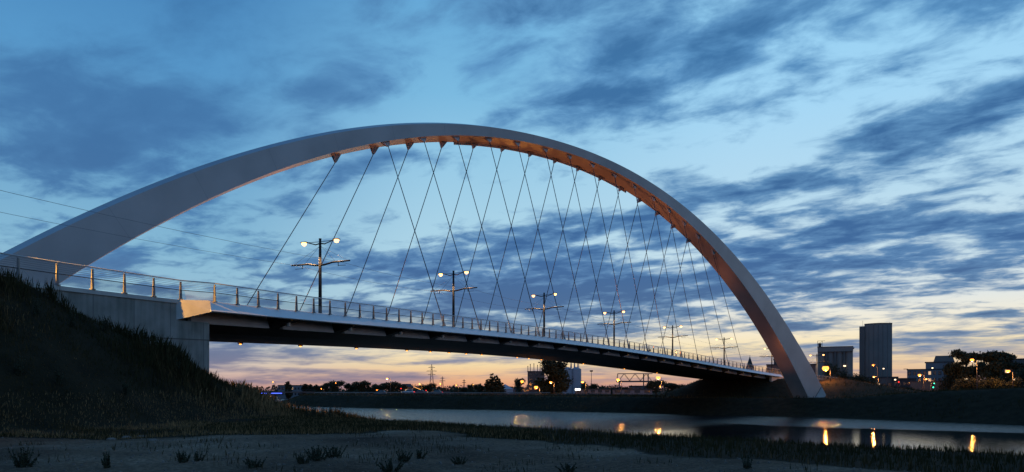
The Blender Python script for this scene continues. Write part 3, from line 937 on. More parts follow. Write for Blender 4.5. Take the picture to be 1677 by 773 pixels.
def weed(X, Y, h, w, label, seed, group=None, name='weed'):
    r = random.Random(seed); e = empty(name, (X, Y, tz(X, Y)), 0, label, 'weed', group)
    st = MB(); cl_ = []
    for i in range(max(5, int(w * 26))):
        a = r.random() * 6.28; q = w * .5 * r.random(); hh = h * (.55 + .45 * r.random())
        bx, by = math.cos(a) * q * .4, math.sin(a) * q * .4; tx, ty = math.cos(a) * q, math.sin(a) * q
        st.tube([(bx, by, -.03), ((bx + tx) / 2, (by + ty) / 2, hh * .55), (tx, ty, hh)], [.010, .007, .003], 4)
        for k in range(7):
            f = .15 + .85 * k / 6; s = .055 * (1.15 - f * .7) * h ** .5
            cl_.append((bx + (tx - bx) * f, by + (ty - by) * f, hh * f, s, s, s * .9))
    st.build('stem', M['weed'], e)
    part('foliage', flatmesh(leafcloud(cl_, int(len(cl_) * 10), .020 * h ** .5 + .006, seed), 'foliage', M['weed']), e)
    return e


WD = [(520, 752, .42, .55, 'bushy dark weed, widest clump on the bare ground'), (548, 748, .36, .4, 'weed clump close right of the widest one'),
      (497, 756, .3, .3, 'small weed left beside the widest clump'), (660, 752, .34, .3, 'spindly weed right of the two big clumps'),
      (686, 748, .3, .3, 'short weed just right of the spindly one'), (752, 757, .2, .3, 'low dark weed tuft on the bare ground at mid picture'),
      (38, 765, .5, .4, 'leafy weed at the lower left corner'), (178, 762, .42, .3, 'upright weed second from the lower left corner'),
      (300, 757, .34, .3, 'slim weed on the dirt below the slope'), (322, 752, .3, .34, 'round weed right of the slim one below the slope'),
      (418, 762, .26, .4, 'spreading low weed left of the big clumps'), (640, 768, .3, .5, 'broad weed at the bottom edge near the middle'),
      (1225, 770, .3, .3, 'weed at the bottom edge on the right half'), (930, 769, .2, .4, 'flat weed at the bottom edge right of the middle')]
for i, (px, py, h, w, lb) in enumerate(WD):
    D = EYE / ((py - HY) / FX); X, Y = at(px, D); weed(X, Y, h * .75, w * 1.35, lb, 300 + i, 'weeds on the bare ground')
SH = [(349, 45.5, 1.15, .5, 'tall dark shrub tip by the corner of the concrete wall'), (357, 45.8, .75, .4, 'shorter shrub tip just right of the tall one by the wall'),
      (503, 40, .9, .3, 'leafy weed stem standing up before the water at the grass tip'), (514, 41, .7, .4, 'bushy weed right of the leafy stem before the water'),
      (529, 41, .8, .2, 'thin upright weed farther right before the water'), (540, 42, .9, .12, 'single thin stalk before the water')]
for i, (px, D, h, w, lb) in enumerate(SH):
    X, Y = at(px, D); weed(X, Y, h, w, lb, 400 + i, 'wild plants along the edge of the slope', 'wild_shrub')

SL = [(60, 31.5, .8, .5, 'bushy weed near the top of the slope at the left'), (118, 33, .8, .5, 'ragged weed on the upper slope under the wall railing'),
      (30, 27, .7, .6, 'broad weed at mid slope by the left edge'), (172, 35.5, .75, .45, 'leafy weed on the slope under the middle of the concrete wall'),
      (235, 36.5, .7, .5, 'weed clump on the slope below the step of the wall'), (95, 28, .6, .5, 'low weed clump at mid slope left of the wall'),
      (290, 37, .8, .45, 'tall weed on the lower slope under the wall end'), (206, 31, .7, .6, 'wide weed low on the slope at its middle'),
      (392, 40, .9, .5, 'bushy weed where the slope meets the flat ground')]
for i, (px, D, h, w, lb) in enumerate(SL):
    X, Y = at(px, D); weed(X, Y, h, w, lb, 500 + i, 'weeds growing on the slope')

# ------------------------------------------------------------------ lamps of the far side
def lamp_proto(name, kind, hgt, bulb, arm=1.):
    r = empty(name)
    MB().tube([(0, 0, -.4), (0, 0, hgt * .55), (0, 0, hgt)], [.11, .085, .06], 8).build('pole', M['steel'], r, True)
    MB().tube([(0, 0, hgt - .05), (-arm * .5, 0, hgt + .18), (-arm, 0, hgt + .2)], .04, 5).build('arm', M['steel'], r, True)
    hd = MB().box((-arm - .2, 0, hgt + .22), (.6, .26, .1), 0, .8).build('lamp_head', M['steel'], r)
    MB().rings([[(-arm - .2 + k * math.cos(6.2832 * i / 10), k * math.sin(6.2832 * i / 10), hgt + z) for i in range(10)] for k, z in ((.17, .165), (.24, .05), (.2, -.08), (.08, -.15))]).build('lamp_glass', bulb, hd, True)
    return r


LL_ = {}
def far_lamp(px, D, py, label, group, bulb='bulbsmall', name='street_lamp', s=1., base=None):
    X, Y = at(px, D); zb = tz(X, Y); h = zat(py, D) - zb
    key = (bulb, round(h * 2) / 2, s)
    r = lamp_proto(name, None, max(1.2, h - .15), M[bulb])
    if bulb == 'bulbbig': s *= 1.55
    if s != 1.:
        for c in r.children:
            for d in c.children: d.data.transform(__import__('mathutils').Matrix.Translation((-1.2, 0, h - .1)) @ __import__('mathutils').Matrix.Scale(s, 4) @ __import__('mathutils').Matrix.Translation((1.2, 0, -h + .1)))
    r.location = (X + 1.2, Y, zb); tag(r, label, 'street lamp', group)
    if bulb != 'bulbwhite' and name == 'street_lamp' and s >= 1.:
        if bulb not in LL_:
            l = bpy.data.lights.new('lamp_light', 'POINT'); l.energy = {'bulbbig': 2400, 'bulb': 2200, 'bulbsmall': 500}[bulb]
            l.color = (1, .36, .07); l.shadow_soft_size = .2; LL_[bulb] = l
        o = bpy.data.objects.new('lamp_light', LL_[bulb]); C.objects.link(o); o.parent = r; o.location = (-1.2, 0, h - .3 * s)
    return r


G3 = 'orange street lamps on the far bank'
for px, D, py, lb, bl, s in [
    (447, 400, 625, 'bright lamp above the blue-lit bridge', 'bulb', 1.6),
    (526, 300, 636, 'low orange lamp at the left of the tree row', 'bulbsmall', 1.),
    (550, 300, 627, 'small orange lamp before the broad round tree', 'bulbsmall', 1.),
    (634, 262, 619.5, 'brightest lamp of the tree row, tall and pale', 'bulb', 1.7),
    (617, 300, 638, 'low lamp left below the brightest tree-row lamp', 'bulbsmall', 1.),
    (673, 520, 631, 'first of the dwindling lamps down the far road', 'bulb', 1.),
    (687, 330, 628, 'orange lamp left of the lone round tree', 'bulb', 1.5),
    (721, 330, 628, 'orange lamp right of the lone round tree', 'bulb', 1.5),
    (747, 360, 630, 'orange lamp left of the small upright tree', 'bulb', 1.2),
    (775, 360, 629.5, 'orange lamp left of the broad dark tree', 'bulb', 1.1),
    (855, 262, 624, 'left star-bright lamp before the factory', 'bulbbig', 1.6),
    (878, 250, 633.5, 'lowest and brightest lamp below the factory', 'bulbbig', 1.8),
    (902, 262, 625.5, 'lamp before the huge dark tree', 'bulbbig', 1.4),
    (954, 262, 625, 'lamp on a pale post right of the white silo', 'bulbbig', 1.4),
    (1012, 262, 621, 'lamp on a post left of the steel truss', 'bulbbig', 1.6),
    (1078, 255, 618, 'largest glowing lamp right of the steel truss under the bridge', 'bulbbig', 2.),
    (1081, 250, 632, 'small lamp right under the largest quay lamp', 'bulbsmall', 1.),
    (986, 300, 638, 'small low lamp between two post lamps', 'bulbwhite', 1.),
]: far_lamp(px, D, py, lb, G3, bl, 'street_lamp', s)
for i in range(8):
    far_lamp(676 + i * 2.1, 500 - i * 16, 632.5 + i * .85, 'tiny lamp in the slanting string of road lights, number %s from its top' % ('one two three four five six seven eight'.split()[i]), G3, 'bulb', 'street_lamp', .9)
G4 = 'lamps before the silos and buildings on the right'
for px, D, py, lb, bl, s in [
    (1352, 180, 602, 'strong orange lamp right of the arch foot before the low silo block', 'bulbbig', 2.2),
    (1430, 200, 597, 'lamp halfway up the left edge of the tall silo', 'bulbsmall', 1.3),
    (1431, 190, 616.5, 'lamp at the foot of the tall silo', 'bulb', 1.1),
    (1447, 230, 603, 'pale dim lamp before the middle of the tall silo', 'bulbwhite', 1.),
    (1466, 210, 621, 'white lamp low right of the tall silo', 'bulbwhite', 1.1),
    (1506, 200, 613.5, 'orange lamp before the terraced building', 'bulbbig', 1.1),
    (1517, 190, 620, 'pale lamp on a short post by the green traffic light', 'bulb', 1.),
    (1527, 240, 602, 'white lamp before the upper floor of the terraced building', 'bulbwhite', 1.1),
    (1592, 180, 588.5, 'tall orange lamp before the left pine', 'bulbbig', 1.2),
    (1582, 190, 620, 'low white lamp among the orange bushes', 'bulbwhite', 1.2),
    (1651, 180, 607, 'orange lamp near the right end of the skyline', 'bulbbig', 1.2),
    (1661, 188, 620, 'low white lamp near the right end of the skyline', 'bulbwhite', 1.2),
]: far_lamp(px, D, py, lb, G4, bl, 'street_lamp', s)

ra_ = lamp_proto('street_lamp', None, 5.2, M['bulb'], .9)
pz = P(-21, 2.6); ra_.location = pz; ra_.rotation_euler = (0, 0, math.pi - head(-20))
tag(ra_, 'warm path lamp on the approach by the end of the wall railing', 'street lamp', 'path lamps on the bridge approach')
l = bpy.data.lights.new('lamp_light', 'SPOT'); l.energy = 34000; l.color = (1, .48, .07); l.shadow_soft_size = .06; l.spot_size = math.radians(34); l.spot_blend = .3
o = bpy.data.objects.new('lamp_light', l); C.objects.link(o); o.parent = ra_; o.location = (-1.1, 0, 4.85); tgt = P(-4, .6, .0); o.rotation_euler = (0, 0, 0)
src = ra_.location + Vector((math.cos(ra_.rotation_euler.z) * -1.1, math.sin(ra_.rotation_euler.z) * -1.1, 4.85))
q_ = (tgt - src).normalized().to_track_quat('-Z', 'Y'); o.rotation_euler = (Vector((0, 0, 1)).rotation_difference(Vector((0, 0, 1))).to_matrix() @ __import__('mathutils').Matrix.Rotation(-ra_.rotation_euler.z, 3, 'Z') @ q_.to_matrix()).to_euler()

# traffic lights -----------------------------------------------------
def traffic_light(px, D, py, lit, label):
    X, Y = at(px, D); zb = tz(X, Y); h = zat(py, D) - zb
    r = empty('traffic_light', (X, Y, zb), 0, label, 'traffic light', 'traffic lights by the right bank road')
    MB().tube([(0, 0, -.3), (0, 0, h)], .06, 8).build('pole', M['steel'], r)
    b = MB().box((0, -.1, h), (.42, .26, 1.1)).build('signal_box', M['dark'], r)
    for i, c in enumerate(('redlamp', 'dark', 'greenlamp')):
        MB().add(*disc((0, -.25, h + .34 - .34 * i), .15)).build('signal_lens', M[c if c == lit else 'dark'], b)


def disc(c, r, n=12):
    front = [(c[0] + r * math.cos(6.2832 * i / n), c[1], c[2] + r * math.sin(6.2832 * i / n)) for i in range(n)]
    back = [(x, y + .03, z) for x, y, z in front]
    return front + back, [tuple(range(n)), tuple(range(2 * n - 1, n - 1, -1))] + [(i, (i + 1) % n, n + (i + 1) % n, n + i) for i in range(n)]


traffic_light(1471, 170, 628, 'redlamp', 'traffic light showing red below the tall silo')
traffic_light(1527.5, 172, 632, 'greenlamp', 'traffic light showing green, lower of the two by the terraced building')
traffic_light(1529, 195, 626, 'greenlamp', 'traffic light showing green, upper of the two by the terraced building')
traffic_light(657, 255, 638, 'redlamp', 'traffic light showing red beside the dark-roofed house')
traffic_light(698, 262, 641, 'redlamp', 'traffic light showing red under the lone round tree')

# ------------------------------------------------------------------ buildings
def bldg(name, px0, px1, D, ptop, depth, m, label, cat='building', rows=0, cols=0, lit=(), roofm='roof', par=.5, group=None, winh=1.3, rot=0.):
    th = math.atan(((px0 + px1) / 2 - CX) / FX); w = (px1 - px0) * D / FX * math.cos(th)
    X, Y = at((px0 + px1) / 2, D); X += math.sin(th) * depth / 2; Y += math.cos(th) * depth / 2
    zb = min(tz(X, Y), tz(*at((px0 + px1) / 2, D))) - .3; h = zat(ptop, D) - zb
    r = empty(name, (X, Y, zb), -th, label, cat, group)
    MB().box((0, 0, (h - par) / 2), (w, depth, h - par)).build('wall', M[m], r)
    MB().box((0, 0, h - par / 2), (w + .3, depth + .3, par)).build('roof', M[roofm], r)
    n = 0
    for i in range(rows):
        for j in range(cols):
            x = -w / 2 + w * (j + .5) / cols; z = 1.3 + (h - par - 1.2) * (i + .5) / rows
            ww = w / cols * .55
            f = MB()
            for q in ((-ww / 2, 0), (ww / 2, 0)): f.beam((x + q[0], -depth / 2 - .03, z - winh / 2 - .04), (x + q[0], -depth / 2 - .03, z + winh / 2 + .04), .08, .08)
            for zz in (-winh / 2, winh / 2): f.beam((x - ww / 2 + .05, -depth / 2 - .03, z + zz), (x + ww / 2 - .05, -depth / 2 - .03, z + zz), .08, .08)
            o = f.build('window', M['dark'], r)
            MB().box((x, -depth / 2 - .015, z), (ww - .08, .03, winh - .06)).build('pane', M['winwarm'] if n in lit else M['glass'], o); n += 1
    return r, w, h, depth


bldg('flat_building', 455, 497, 480, 630.5, 14, 'wallgrey', 'long low flat-roofed block behind poplars on the far bank', rows=2, cols=8, lit=(3, 12))
hb, w, h, dp = bldg('house', 655, 676, 340, 634, 9, 'wallgrey', 'house with wide dark roof at the right end of the tree row', rows=1, cols=3, lit=(1,), par=.3)
MB().rings([[(-w / 2 - .5, -dp / 2 - .5, h + .01), (w / 2 + .5, -dp / 2 - .5, h + .01), (w / 2 + .5, dp / 2 + .5, h + .01), (-w / 2 - .5, dp / 2 + .5, h + .01)],
            [(-w / 2 + 1, 0, h + 1.6), (w / 2 - 1, 0, h + 1.6), (w / 2 - 1, .1, h + 1.6), (-w / 2 + 1, .1, h + 1.6)]]).build('hip_roof', M['roof'], hb)
hb, w, h, dp = bldg('kiosk', 722, 737, 300, 640.5, 4, 'wallred', 'small reddish kiosk below the flat-topped bush', rows=1, cols=3)
# pale tented hall
x0 = at(829, 340)[0]; zb = tz(x0, 345)
t_ = empty('tent_hall', (x0, 345, zb), 0, 'pale tent-roofed hall right of the spiky evergreen', 'hall')
MB().box((0, 0, 1.1), (6.6, 8, 2.2)).build('wall', M['wallpale'], t_)
MB().rings([[(-3.5, -4.2, 2.21), (3.5, -4.2, 2.21), (3.5, 4.2, 2.21), (-3.5, 4.2, 2.21)], [(-.7, -.3, 4.6), (-.5, -.3, 4.6), (-.5, .3, 4.6), (-.7, .3, 4.6)]]).build('roof', M['rooftent'], t_)
bldg('shed', 838, 866, 345, 635.5, 8, 'wallgrey', 'low grey shed left of the factory behind the star lamps', rows=1, cols=6)
# factory with stacks on its roof
fb, w, h, dp = bldg('factory', 864, 892, 360, 607.5, 12, 'wallred', 'reddish factory block with thin stacks on its roof', rows=4, cols=3, par=.4, lit=(2,))
for i, x in enumerate((-4.1, -2.9, -1.1, .7, 2.0, 3.1)):
    hh = (2.3, 3.3, 3.6, 2.9, 3.4, 2.0)[i]
    MB().cyl((x, -3 + i * .6, h), .16, hh, 8).cyl((x, -3 + i * .6, h + hh), .24, .25, 8).build('stack', M['steel'], fb)
gd = MB()
for x in np.linspace(-w / 2 + .2, w / 2 - .2, 8): gd.beam((x, -dp / 2 + .1, h), (x, -dp / 2 + .1, h + .9), .06, .06)
gd.beam((-w / 2, -dp / 2 + .1, h + .9), (w / 2, -dp / 2 + .1, h + .9), .06, .06); gd.build('roof_rail', M['steel'], fb)
# white silo cluster
xs_ = at(938, 350)[0]; zb = tz(xs_, 352) - .3
wsl = empty('white_silo', (xs_, 352, zb), 0, 'pale round silo cluster with ladder tops right of the huge tree', 'silo')
h = zat(604, 350) - zb
for x, y, r_ in ((-2.3, 0, 2.4), (1.9, .4, 2.4), (4.9, 2.5, 1.9)):
    hh = h if x < 4 else h - 6.5
    s_ = MB().cyl((x, y, 0), r_, hh, 22).build('silo_body', M['wallpale'], wsl, False)
    MB().cyl((x, y, hh), r_ + .05, .9, 22, .5).build('silo_cap', M['wallpale'], s_)
for x, hh in ((-.6, 3.4), (1., 3.9), (2.7, 3.6)):
    MB().box((x, 0, h + .4 + hh / 2), (.8, .8, hh), 0, .35).build('vent_tower', M['wallpale'], wsl)
cg = MB()
for x in (-1.1, 3.4): cg.beam((x, -.8, h + .5), (x, -.8, h + 3.2), .08, .08)
cg.beam((-1.1, -.8, h + 3.2), (3.4, -.8, h + 3.2), .08, .08).beam((-1.1, -.8, h + 2.), (3.4, -.8, h + 2.), .06, .06); cg.build('catwalk', M['steel'], wsl)
bldg('warehouse', 942, 1000, 300, 636.5, 10, 'wallgrey', 'low dark warehouse with a lit white sign on its wall', rows=1, cols=5)
o = [q for q in bpy.data.objects if q.get('label', '').startswith('low dark warehouse')][0]
sg_ = MB().box((-6.2, -5.2, 2.3), (2.2, .12, .75)).build('sign_panel', M['signwhite'], o)
bldg('quay_shed', 1003, 1068, 300, 637, 9, 'wallgrey', 'long low grey shed below the steel truss', rows=1, cols=4)
bldg('canopy_hall', 1030, 1066, 345, 631.5, 12, 'wallgrey', 'flat wide hall behind the quay under the steel truss', rows=1, cols=5)
# steel truss conveyor bridge
X0t, X1t = at(1010, 340)[0], at(1068, 340)[0]; zt, zm, zl = zat(612, 340), zat(623.5, 340), zat(626, 340)
tr_ = empty('truss_bridge', ((X0t + X1t) / 2, 340, tz(X0t, 340)), 0, 'dark steel truss gangway on legs beyond the quay lamps', 'truss bridge')
tb = MB(); W2 = (X1t - X0t) / 2; z0 = tz(X0t, 340)
for yy in (-1, 1):
    tb.beam((-W2 + .5, yy, zt - z0), (W2, yy, zt - z0), .22, .3)
    n = 6
    for i in range(n + 1):
        x = -W2 + .9 + (2 * W2 - 1.2) * i / n
        if i < n: tb.beam((x, yy, (zt if i % 2 else zm) - z0), (x + (2 * W2 - 1.2) / n, yy, (zm if i % 2 else zt) - z0), .14, .14)
    tb.beam((-W2, yy, zm - z0 - .6), (-W2 + .5, yy, zt - z0), .18, .18)
tb.build('truss', M['steel'], tr_)
MB().box((0, 0, (zm + zl) / 2 - z0), (2 * W2, 2.2, zm - zl)).build('walkway', M['steel'], tr_)
for px in (1054, 1061.5):
    x = at(px, 340)[0] - (X0t + X1t) / 2
    MB().box((x, 0, (zt - z0) / 2), (.38, .9, zt - z0)).build('leg', M['steel'], tr_)
MB().box((-W2 + 1.2, 0, (zm - z0) / 2 - .3), (.5, .9, zm - z0 - .6)).build('leg', M['steel'], tr_)
# floodlight mast
xm, _ = at(968.5, 400); zb = tz(xm, 400); hm = zat(608.5, 400) - zb
fm = empty('light_mast', (xm, 400, zb), 0, 'tall thin mast with an unlit lamp cluster against the pink sky', 'mast')
MB().tube([(0, 0, 0), (0, 0, hm)], [.22, .12], 8).build('pole', M['steel'], fm)
MB().cyl((0, 0, hm - .1), .75, .8, 10, .95).build('lamp_cluster', M['steel'], fm)

# pylons
def pylon(px, D, ptop, label, arms):
    X, Y = at(px, D); zb = tz(X, Y); H = zat(ptop, D) - zb
    r = empty('power_pylon', (X, Y, zb), 0, label, 'pylon', 'power pylons on the horizon')
    b = MB(); k = D / 1200.
    th = .42 * k * 1.1
    hw = H * .085
    for sx in (-1, 1):
        for sy in (-1, 1):
            b.beam((sx * hw, sy * hw, 0), (sx * hw * .42, sy * hw * .42, H * .62), th, th); b.beam((sx * hw * .42, sy * hw * .42, H * .62), (sx * .2, sy * .2, H), th, th)
    for i in range(7):
        z0_, z1_ = H * i / 8, H * (i + 1) / 8; f = lambda z: hw * (1 - .58 * min(1, z / (H * .62)))
        b.beam((-f(z0_), 0, z0_), (f(z1_), 0, z1_), th * .6, th * .6); b.beam((f(z0_), 0, z0_), (-f(z1_), 0, z1_), th * .6, th * .6)
    b.build('tower', M['steel'], r)
    for z, w in arms:
        MB().beam((-w * H, 0, z * H), (w * H, 0, z * H), th, th * 1.3).beam((-w * H, 0, z * H), (0, 0, z * H + .05 * H), th * .5, th * .5).beam((w * H, 0, z * H), (0, 0, z * H + .05 * H), th * .5, th * .5).build('cross_arm', M['steel'], r)


pylon(707, 1200, 596.5, 'tallest lattice power pylon left of the lamp row', ((.88, .12), (.75, .19), (.62, .14)))
pylon(724.5, 2100, 616.5, 'smaller power pylon just right of the tallest one', ((.88, .14), (.70, .2)))
pylon(760, 2600, 621, 'faint distant power pylon above the small upright tree', ((.88, .12), (.72, .18)))
# church spire far away
xc, _ = at(1228, 700); zb = tz(xc, 700); hc = zat(583, 700) - zb; hq = zat(603, 700) - zb
ch = empty('church_tower', (xc, 700, zb), 0, 'dark pointed church spire beyond the bridge railing', 'church')
MB().box((0, 0, hq / 2), (6.2, 6.2, hq)).build('tower_wall', M['wallgrey'], ch)
sp_ = MB().rings([[(x * k, y * k, z) for x, y in ((-3.2, -3.2), (3.2, -3.2), (3.2, 3.2), (-3.2, 3.2))] for z, k in ((hq, 1.), (hq + 2.5, .72), (hc - .8, .06))]).build('spire', M['roof'], ch)
MB().beam((0, 0, hc - 1), (0, 0, hc + .6), .18, .18).beam((-.5, 0, hc), (.5, 0, hc), .16, .16).build('cross', M['roof'], sp_)
for sx in (-2.7, 2.7): MB().rings([[(sx + x * k, -2.7 + y * k, z) for x, y in ((-.6, -.6), (.6, -.6), (.6, .6), (-.6, .6))] for z, k in ((hq, 1.), (hq + 3, .08))]).build('pinnacle', M['roof'], ch)
# silos on the right
D = 300; xa, xb = at(1407, D)[0], at(1461, D)[0]; zb = tz((xa + xb) / 2, D) - 1; H = zat(531, D) - zb
th_ = math.atan((1434 - CX) / FX); ts_ = empty('silo_tower', ((xa + xb) / 2 + 6 * math.sin(th_), D + 6 * math.cos(th_), zb), -th_, 'tall grey windowless silo tower with curved front and narrow stair shaft', 'silo')
wS = (xb - xa) * math.cos(th_)
prof = [(-wS / 2 + 1.9, -4.6)] + [(-wS / 2 + 1.9 + (wS - 1.9) * i / 18, -4.6 - 2.3 * math.sin(math.pi * i / 18)) for i in range(1, 18)] + [(wS / 2, -4.6), (wS / 2, 7), (-wS / 2 + 1.9, 7)]
MB().poly([(x, y, 0) for x, y in prof], [(x, y, H) for x, y in prof]).build('shaft', M['silo'], ts_)
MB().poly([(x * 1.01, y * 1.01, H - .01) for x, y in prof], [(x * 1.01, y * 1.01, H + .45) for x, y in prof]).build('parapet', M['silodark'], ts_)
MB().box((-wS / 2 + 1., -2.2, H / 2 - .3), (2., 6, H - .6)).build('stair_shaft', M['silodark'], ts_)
for i in range(1, 6):
    x = -wS / 2 + 1.9 + (wS - 1.9) * i / 6; y = -4.6 - 2.3 * math.sin(math.pi * i / 6)
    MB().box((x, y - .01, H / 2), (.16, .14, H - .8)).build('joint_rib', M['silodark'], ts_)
MB().tube([(-wS / 2 + 1.2, 0, H - .3), (-wS / 2 + 1.2, 0, H + 2.2)], .05, 5).build('antenna', M['steel'], ts_)
MB().tube([(wS / 2 - .8, 0, H), (wS / 2 - .8, 0, H + 1.2)], .06, 5).build('antenna', M['steel'], ts_)
D = 285; xa, xb = at(1338.5, D)[0], at(1397, D)[0]; zb = tz((xa + xb) / 2, D) - 1; H = zat(568, D) - zb; wS = xb - xa
th_ = math.atan((1367 - CX) / FX); wS *= math.cos(th_); sb_ = empty('silo_block', ((xa + xb) / 2 + 3 * math.sin(th_), D + 3 * math.cos(th_), zb), -th_, 'row of four low grey grain silos with rusty rig at one corner', 'silo')
for i in range(4):
    r_ = wS / 8
    MB().cyl((-wS / 2 + r_ * (2 * i + 1), 0, 0), r_ - .02, H - 1.8, 20).build('silo_cell', M['silo'], sb_)
MB().box((0, .5, H - .9), (wS, 5.4, 1.78)).build('gallery', M['silo'], sb_)
MB().box((0, .5, H + .11), (wS + .2, 5.6, .2)).build('roof', M['roof'], sb_)
for i in (1, 2, 3): MB().box((-wS / 2 + wS / 4 * i, -2.0, (H - 2) / 2), (.5, .4, H - 2)).build('chute', M['silodark'], sb_)
rg = MB(); x = -wS / 2 + .8
for a in (-.8, .9):
    for b2 in (-.8, .8): rg.beam((x + a, b2, H + .2), (x + a, b2, H + 2.6), .12, .12)
rg.beam((x - .8, -.8, H + 2.6), (x + 1.9, -.8, H + 2.6), .12, .12).beam((x - .8, -.8, H + 1.4), (x + .9, -.8, H + 2.4), .1, .1).beam((x - .8, .8, H + 1.3), (x + .9, .8, H + 1.3), .1, .1)
rg.build('hoist_frame', M['steel'], sb_)
MB().box((x, 0, H + 1.0), (1.1, 1.1, 1.4)).build('hoist_cabin', M['dark'], sb_)
MB().box((wS / 2 - 3, -2.65, H * .62), (.9, .1, .4)).build('wall_lamp', M['bulbwhite'], sb_)
# pipe bridge between silo block and tower
gp = MB(); p0 = Vector((xb, D + 4, zb + H - 2)); p1 = Vector((at(1407, 300)[0], 305, zat(568.5, 300)))
gp.beam(p0, p1, .7, .5); tag(gp.build('conveyor_pipe', M['steel']), 'thin conveyor pipe joining the low silo block and the tall silo', 'conveyor')
hb, w, h, dp = bldg('brick_hall', 1255, 1336, 262, 596, 14, 'wallred', 'dark flat brick hall behind the arch leg and the tram poles', rows=1, cols=9, par=.4)
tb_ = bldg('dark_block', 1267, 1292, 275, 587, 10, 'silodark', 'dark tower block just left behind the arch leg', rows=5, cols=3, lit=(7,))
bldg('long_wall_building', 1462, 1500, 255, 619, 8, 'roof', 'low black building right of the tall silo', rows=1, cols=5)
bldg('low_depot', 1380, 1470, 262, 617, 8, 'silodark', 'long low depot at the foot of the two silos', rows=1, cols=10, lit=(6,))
# terraced building
fb, w, h, dp = bldg('terraced_building', 1485, 1560, 270, 604, 12, 'wallgrey', 'stepped office building rising towards the pines', rows=3, cols=9, lit=(9, 13, 22), par=.35)
MB().box((3.2, 0, h + 1.2), (9., 9, 2.4)).build('upper_storey', M['wallgrey'], fb); MB().box((3.2, 0, h + 2.52), (9.6, 9.6, .22)).build('upper_roof', M['roof'], fb)
MB().rings([[(x * k + 4.6, y * k, z) for x, y in ((-3.4, -3), (3.4, -3), (3.4, 3), (-3.4, 3))] for z, k in ((h + 2.64, 1.), (h + 4.9, .8))]).build('penthouse', M['silodark'], fb)
MB().beam((-w / 2 - 1.2, -4, h + .1), (-w / 2 + .2, -4, h + .1), 3, .12).build('canopy', M['roof'], fb)
bldg('side_building', 1634, 1700, 260, 587, 12, 'silodark', 'dark block behind the pines at the right end', rows=4, cols=7, lit=(8, 15))
bldg('yard_wall', 1490, 1600, 225, 624, .6, 'silodark', 'long grey yard wall below the terraced building', 'wall', par=.15)

# blue-lit bridge far upstream
XB, YB = at(445, 400); zb = zat(641.2, 400)
lb_ = empty('low_bridge', (XB, YB, -3.6), 0, 'low distant bridge lit blue underneath with an orange glow panel on its pier', 'bridge')
L0 = at(405, 400)[0] - XB; L1 = at(520, 400)[0] - XB
MB().box(((L0 + L1) / 2, 0, zb + 3.6 - .35), (L1 - L0, 9, .7)).build('deck', M['wallred'], lb_)
b_ = MB()
for x in np.linspace(L0, L1, 24): b_.beam((x, -4.4, zb + 3.6), (x, -4.4, zb + 4.6), .08, .08)
b_.beam((L0, -4.4, zb + 4.6), (L1, -4.4, zb + 4.6), .1, .1); b_.build('parapet_rail', M['steel'], lb_)
MB().box((0, -1, (zb + 2.9) / 2), (1.6, 5, zb + 2.9)).build('pier', M['wallpale'], lb_)
MB().box((0, -3.6, 1.2), (1.5, .1, 2.0)).build('pier_glow', M['amber'], lb_)  # glowing panel added for the orange light reflected in the water
for a, b3 in ((-6.3, -1.2), (1.2, 7.)): MB().box(((a + b3) / 2, -4.6, zb + 3.6 - .95), (b3 - a, .16, .42)).build('blue_light_strip', M['blue'], lb_)
for x in (L0 + 4, L1 - 8): MB().box((x, 0, (zb + 2.9) / 2 - .5), (2, 5, zb + 3.9)).build('abutment', M['wallgrey'], lb_)

# road on the far bank with guard rail and cars
rd = [at(p_, d_) for p_, d_ in ((420, 330), (520, 268), (600, 252), (700, 240), (800, 228), (900, 226), (1000, 226), (1100, 222))]
rm = MB(); L_ = []
for (x, y) in rd:
    L_.append([(x, y - 3.4, tz(x, y) + .32), (x, y + 3.4, tz(x, y) + .32), (x, y + 3.4, tz(x, y) - .6), (x, y - 3.4, tz(x, y) - .6)])
tag(rm.rings(L_).build('bank_road', M['asphalt']), kind='structure')
grl = empty('guard_rail', (rd[1][0], rd[1][1], tz(*rd[1])), 0, 'low steel guard rail along the far bank road', 'guard rail')
gb = MB()
for a, b4 in zip(rd[1:-3], rd[2:-2]): gb.beam((a[0] - grl.location.x, a[1] - 3.7 - grl.location.y, tz(*a) + .9 - grl.location.z), (b4[0] - grl.location.x, b4[1] - 3.7 - grl.location.y, tz(*b4) + .9 - grl.location.z), .06, .28)
gb.build('rail_beam', M['rail'], grl)
for i in range(26):
    f = i / 25 * (len(rd) - 5) + 1; k = min(int(f), len(rd) - 4); q = f - k
    x = rd[k][0] + (rd[k + 1][0] - rd[k][0]) * q; y = rd[k][1] + (rd[k + 1][1] - rd[k][1]) * q - 3.62
    MB().box((x - grl.location.x, y - grl.location.y, tz(x, y + 3.6) + .4 - grl.location.z), (.1, .06, 1.1)).build('rail_post', M['rail'], grl)


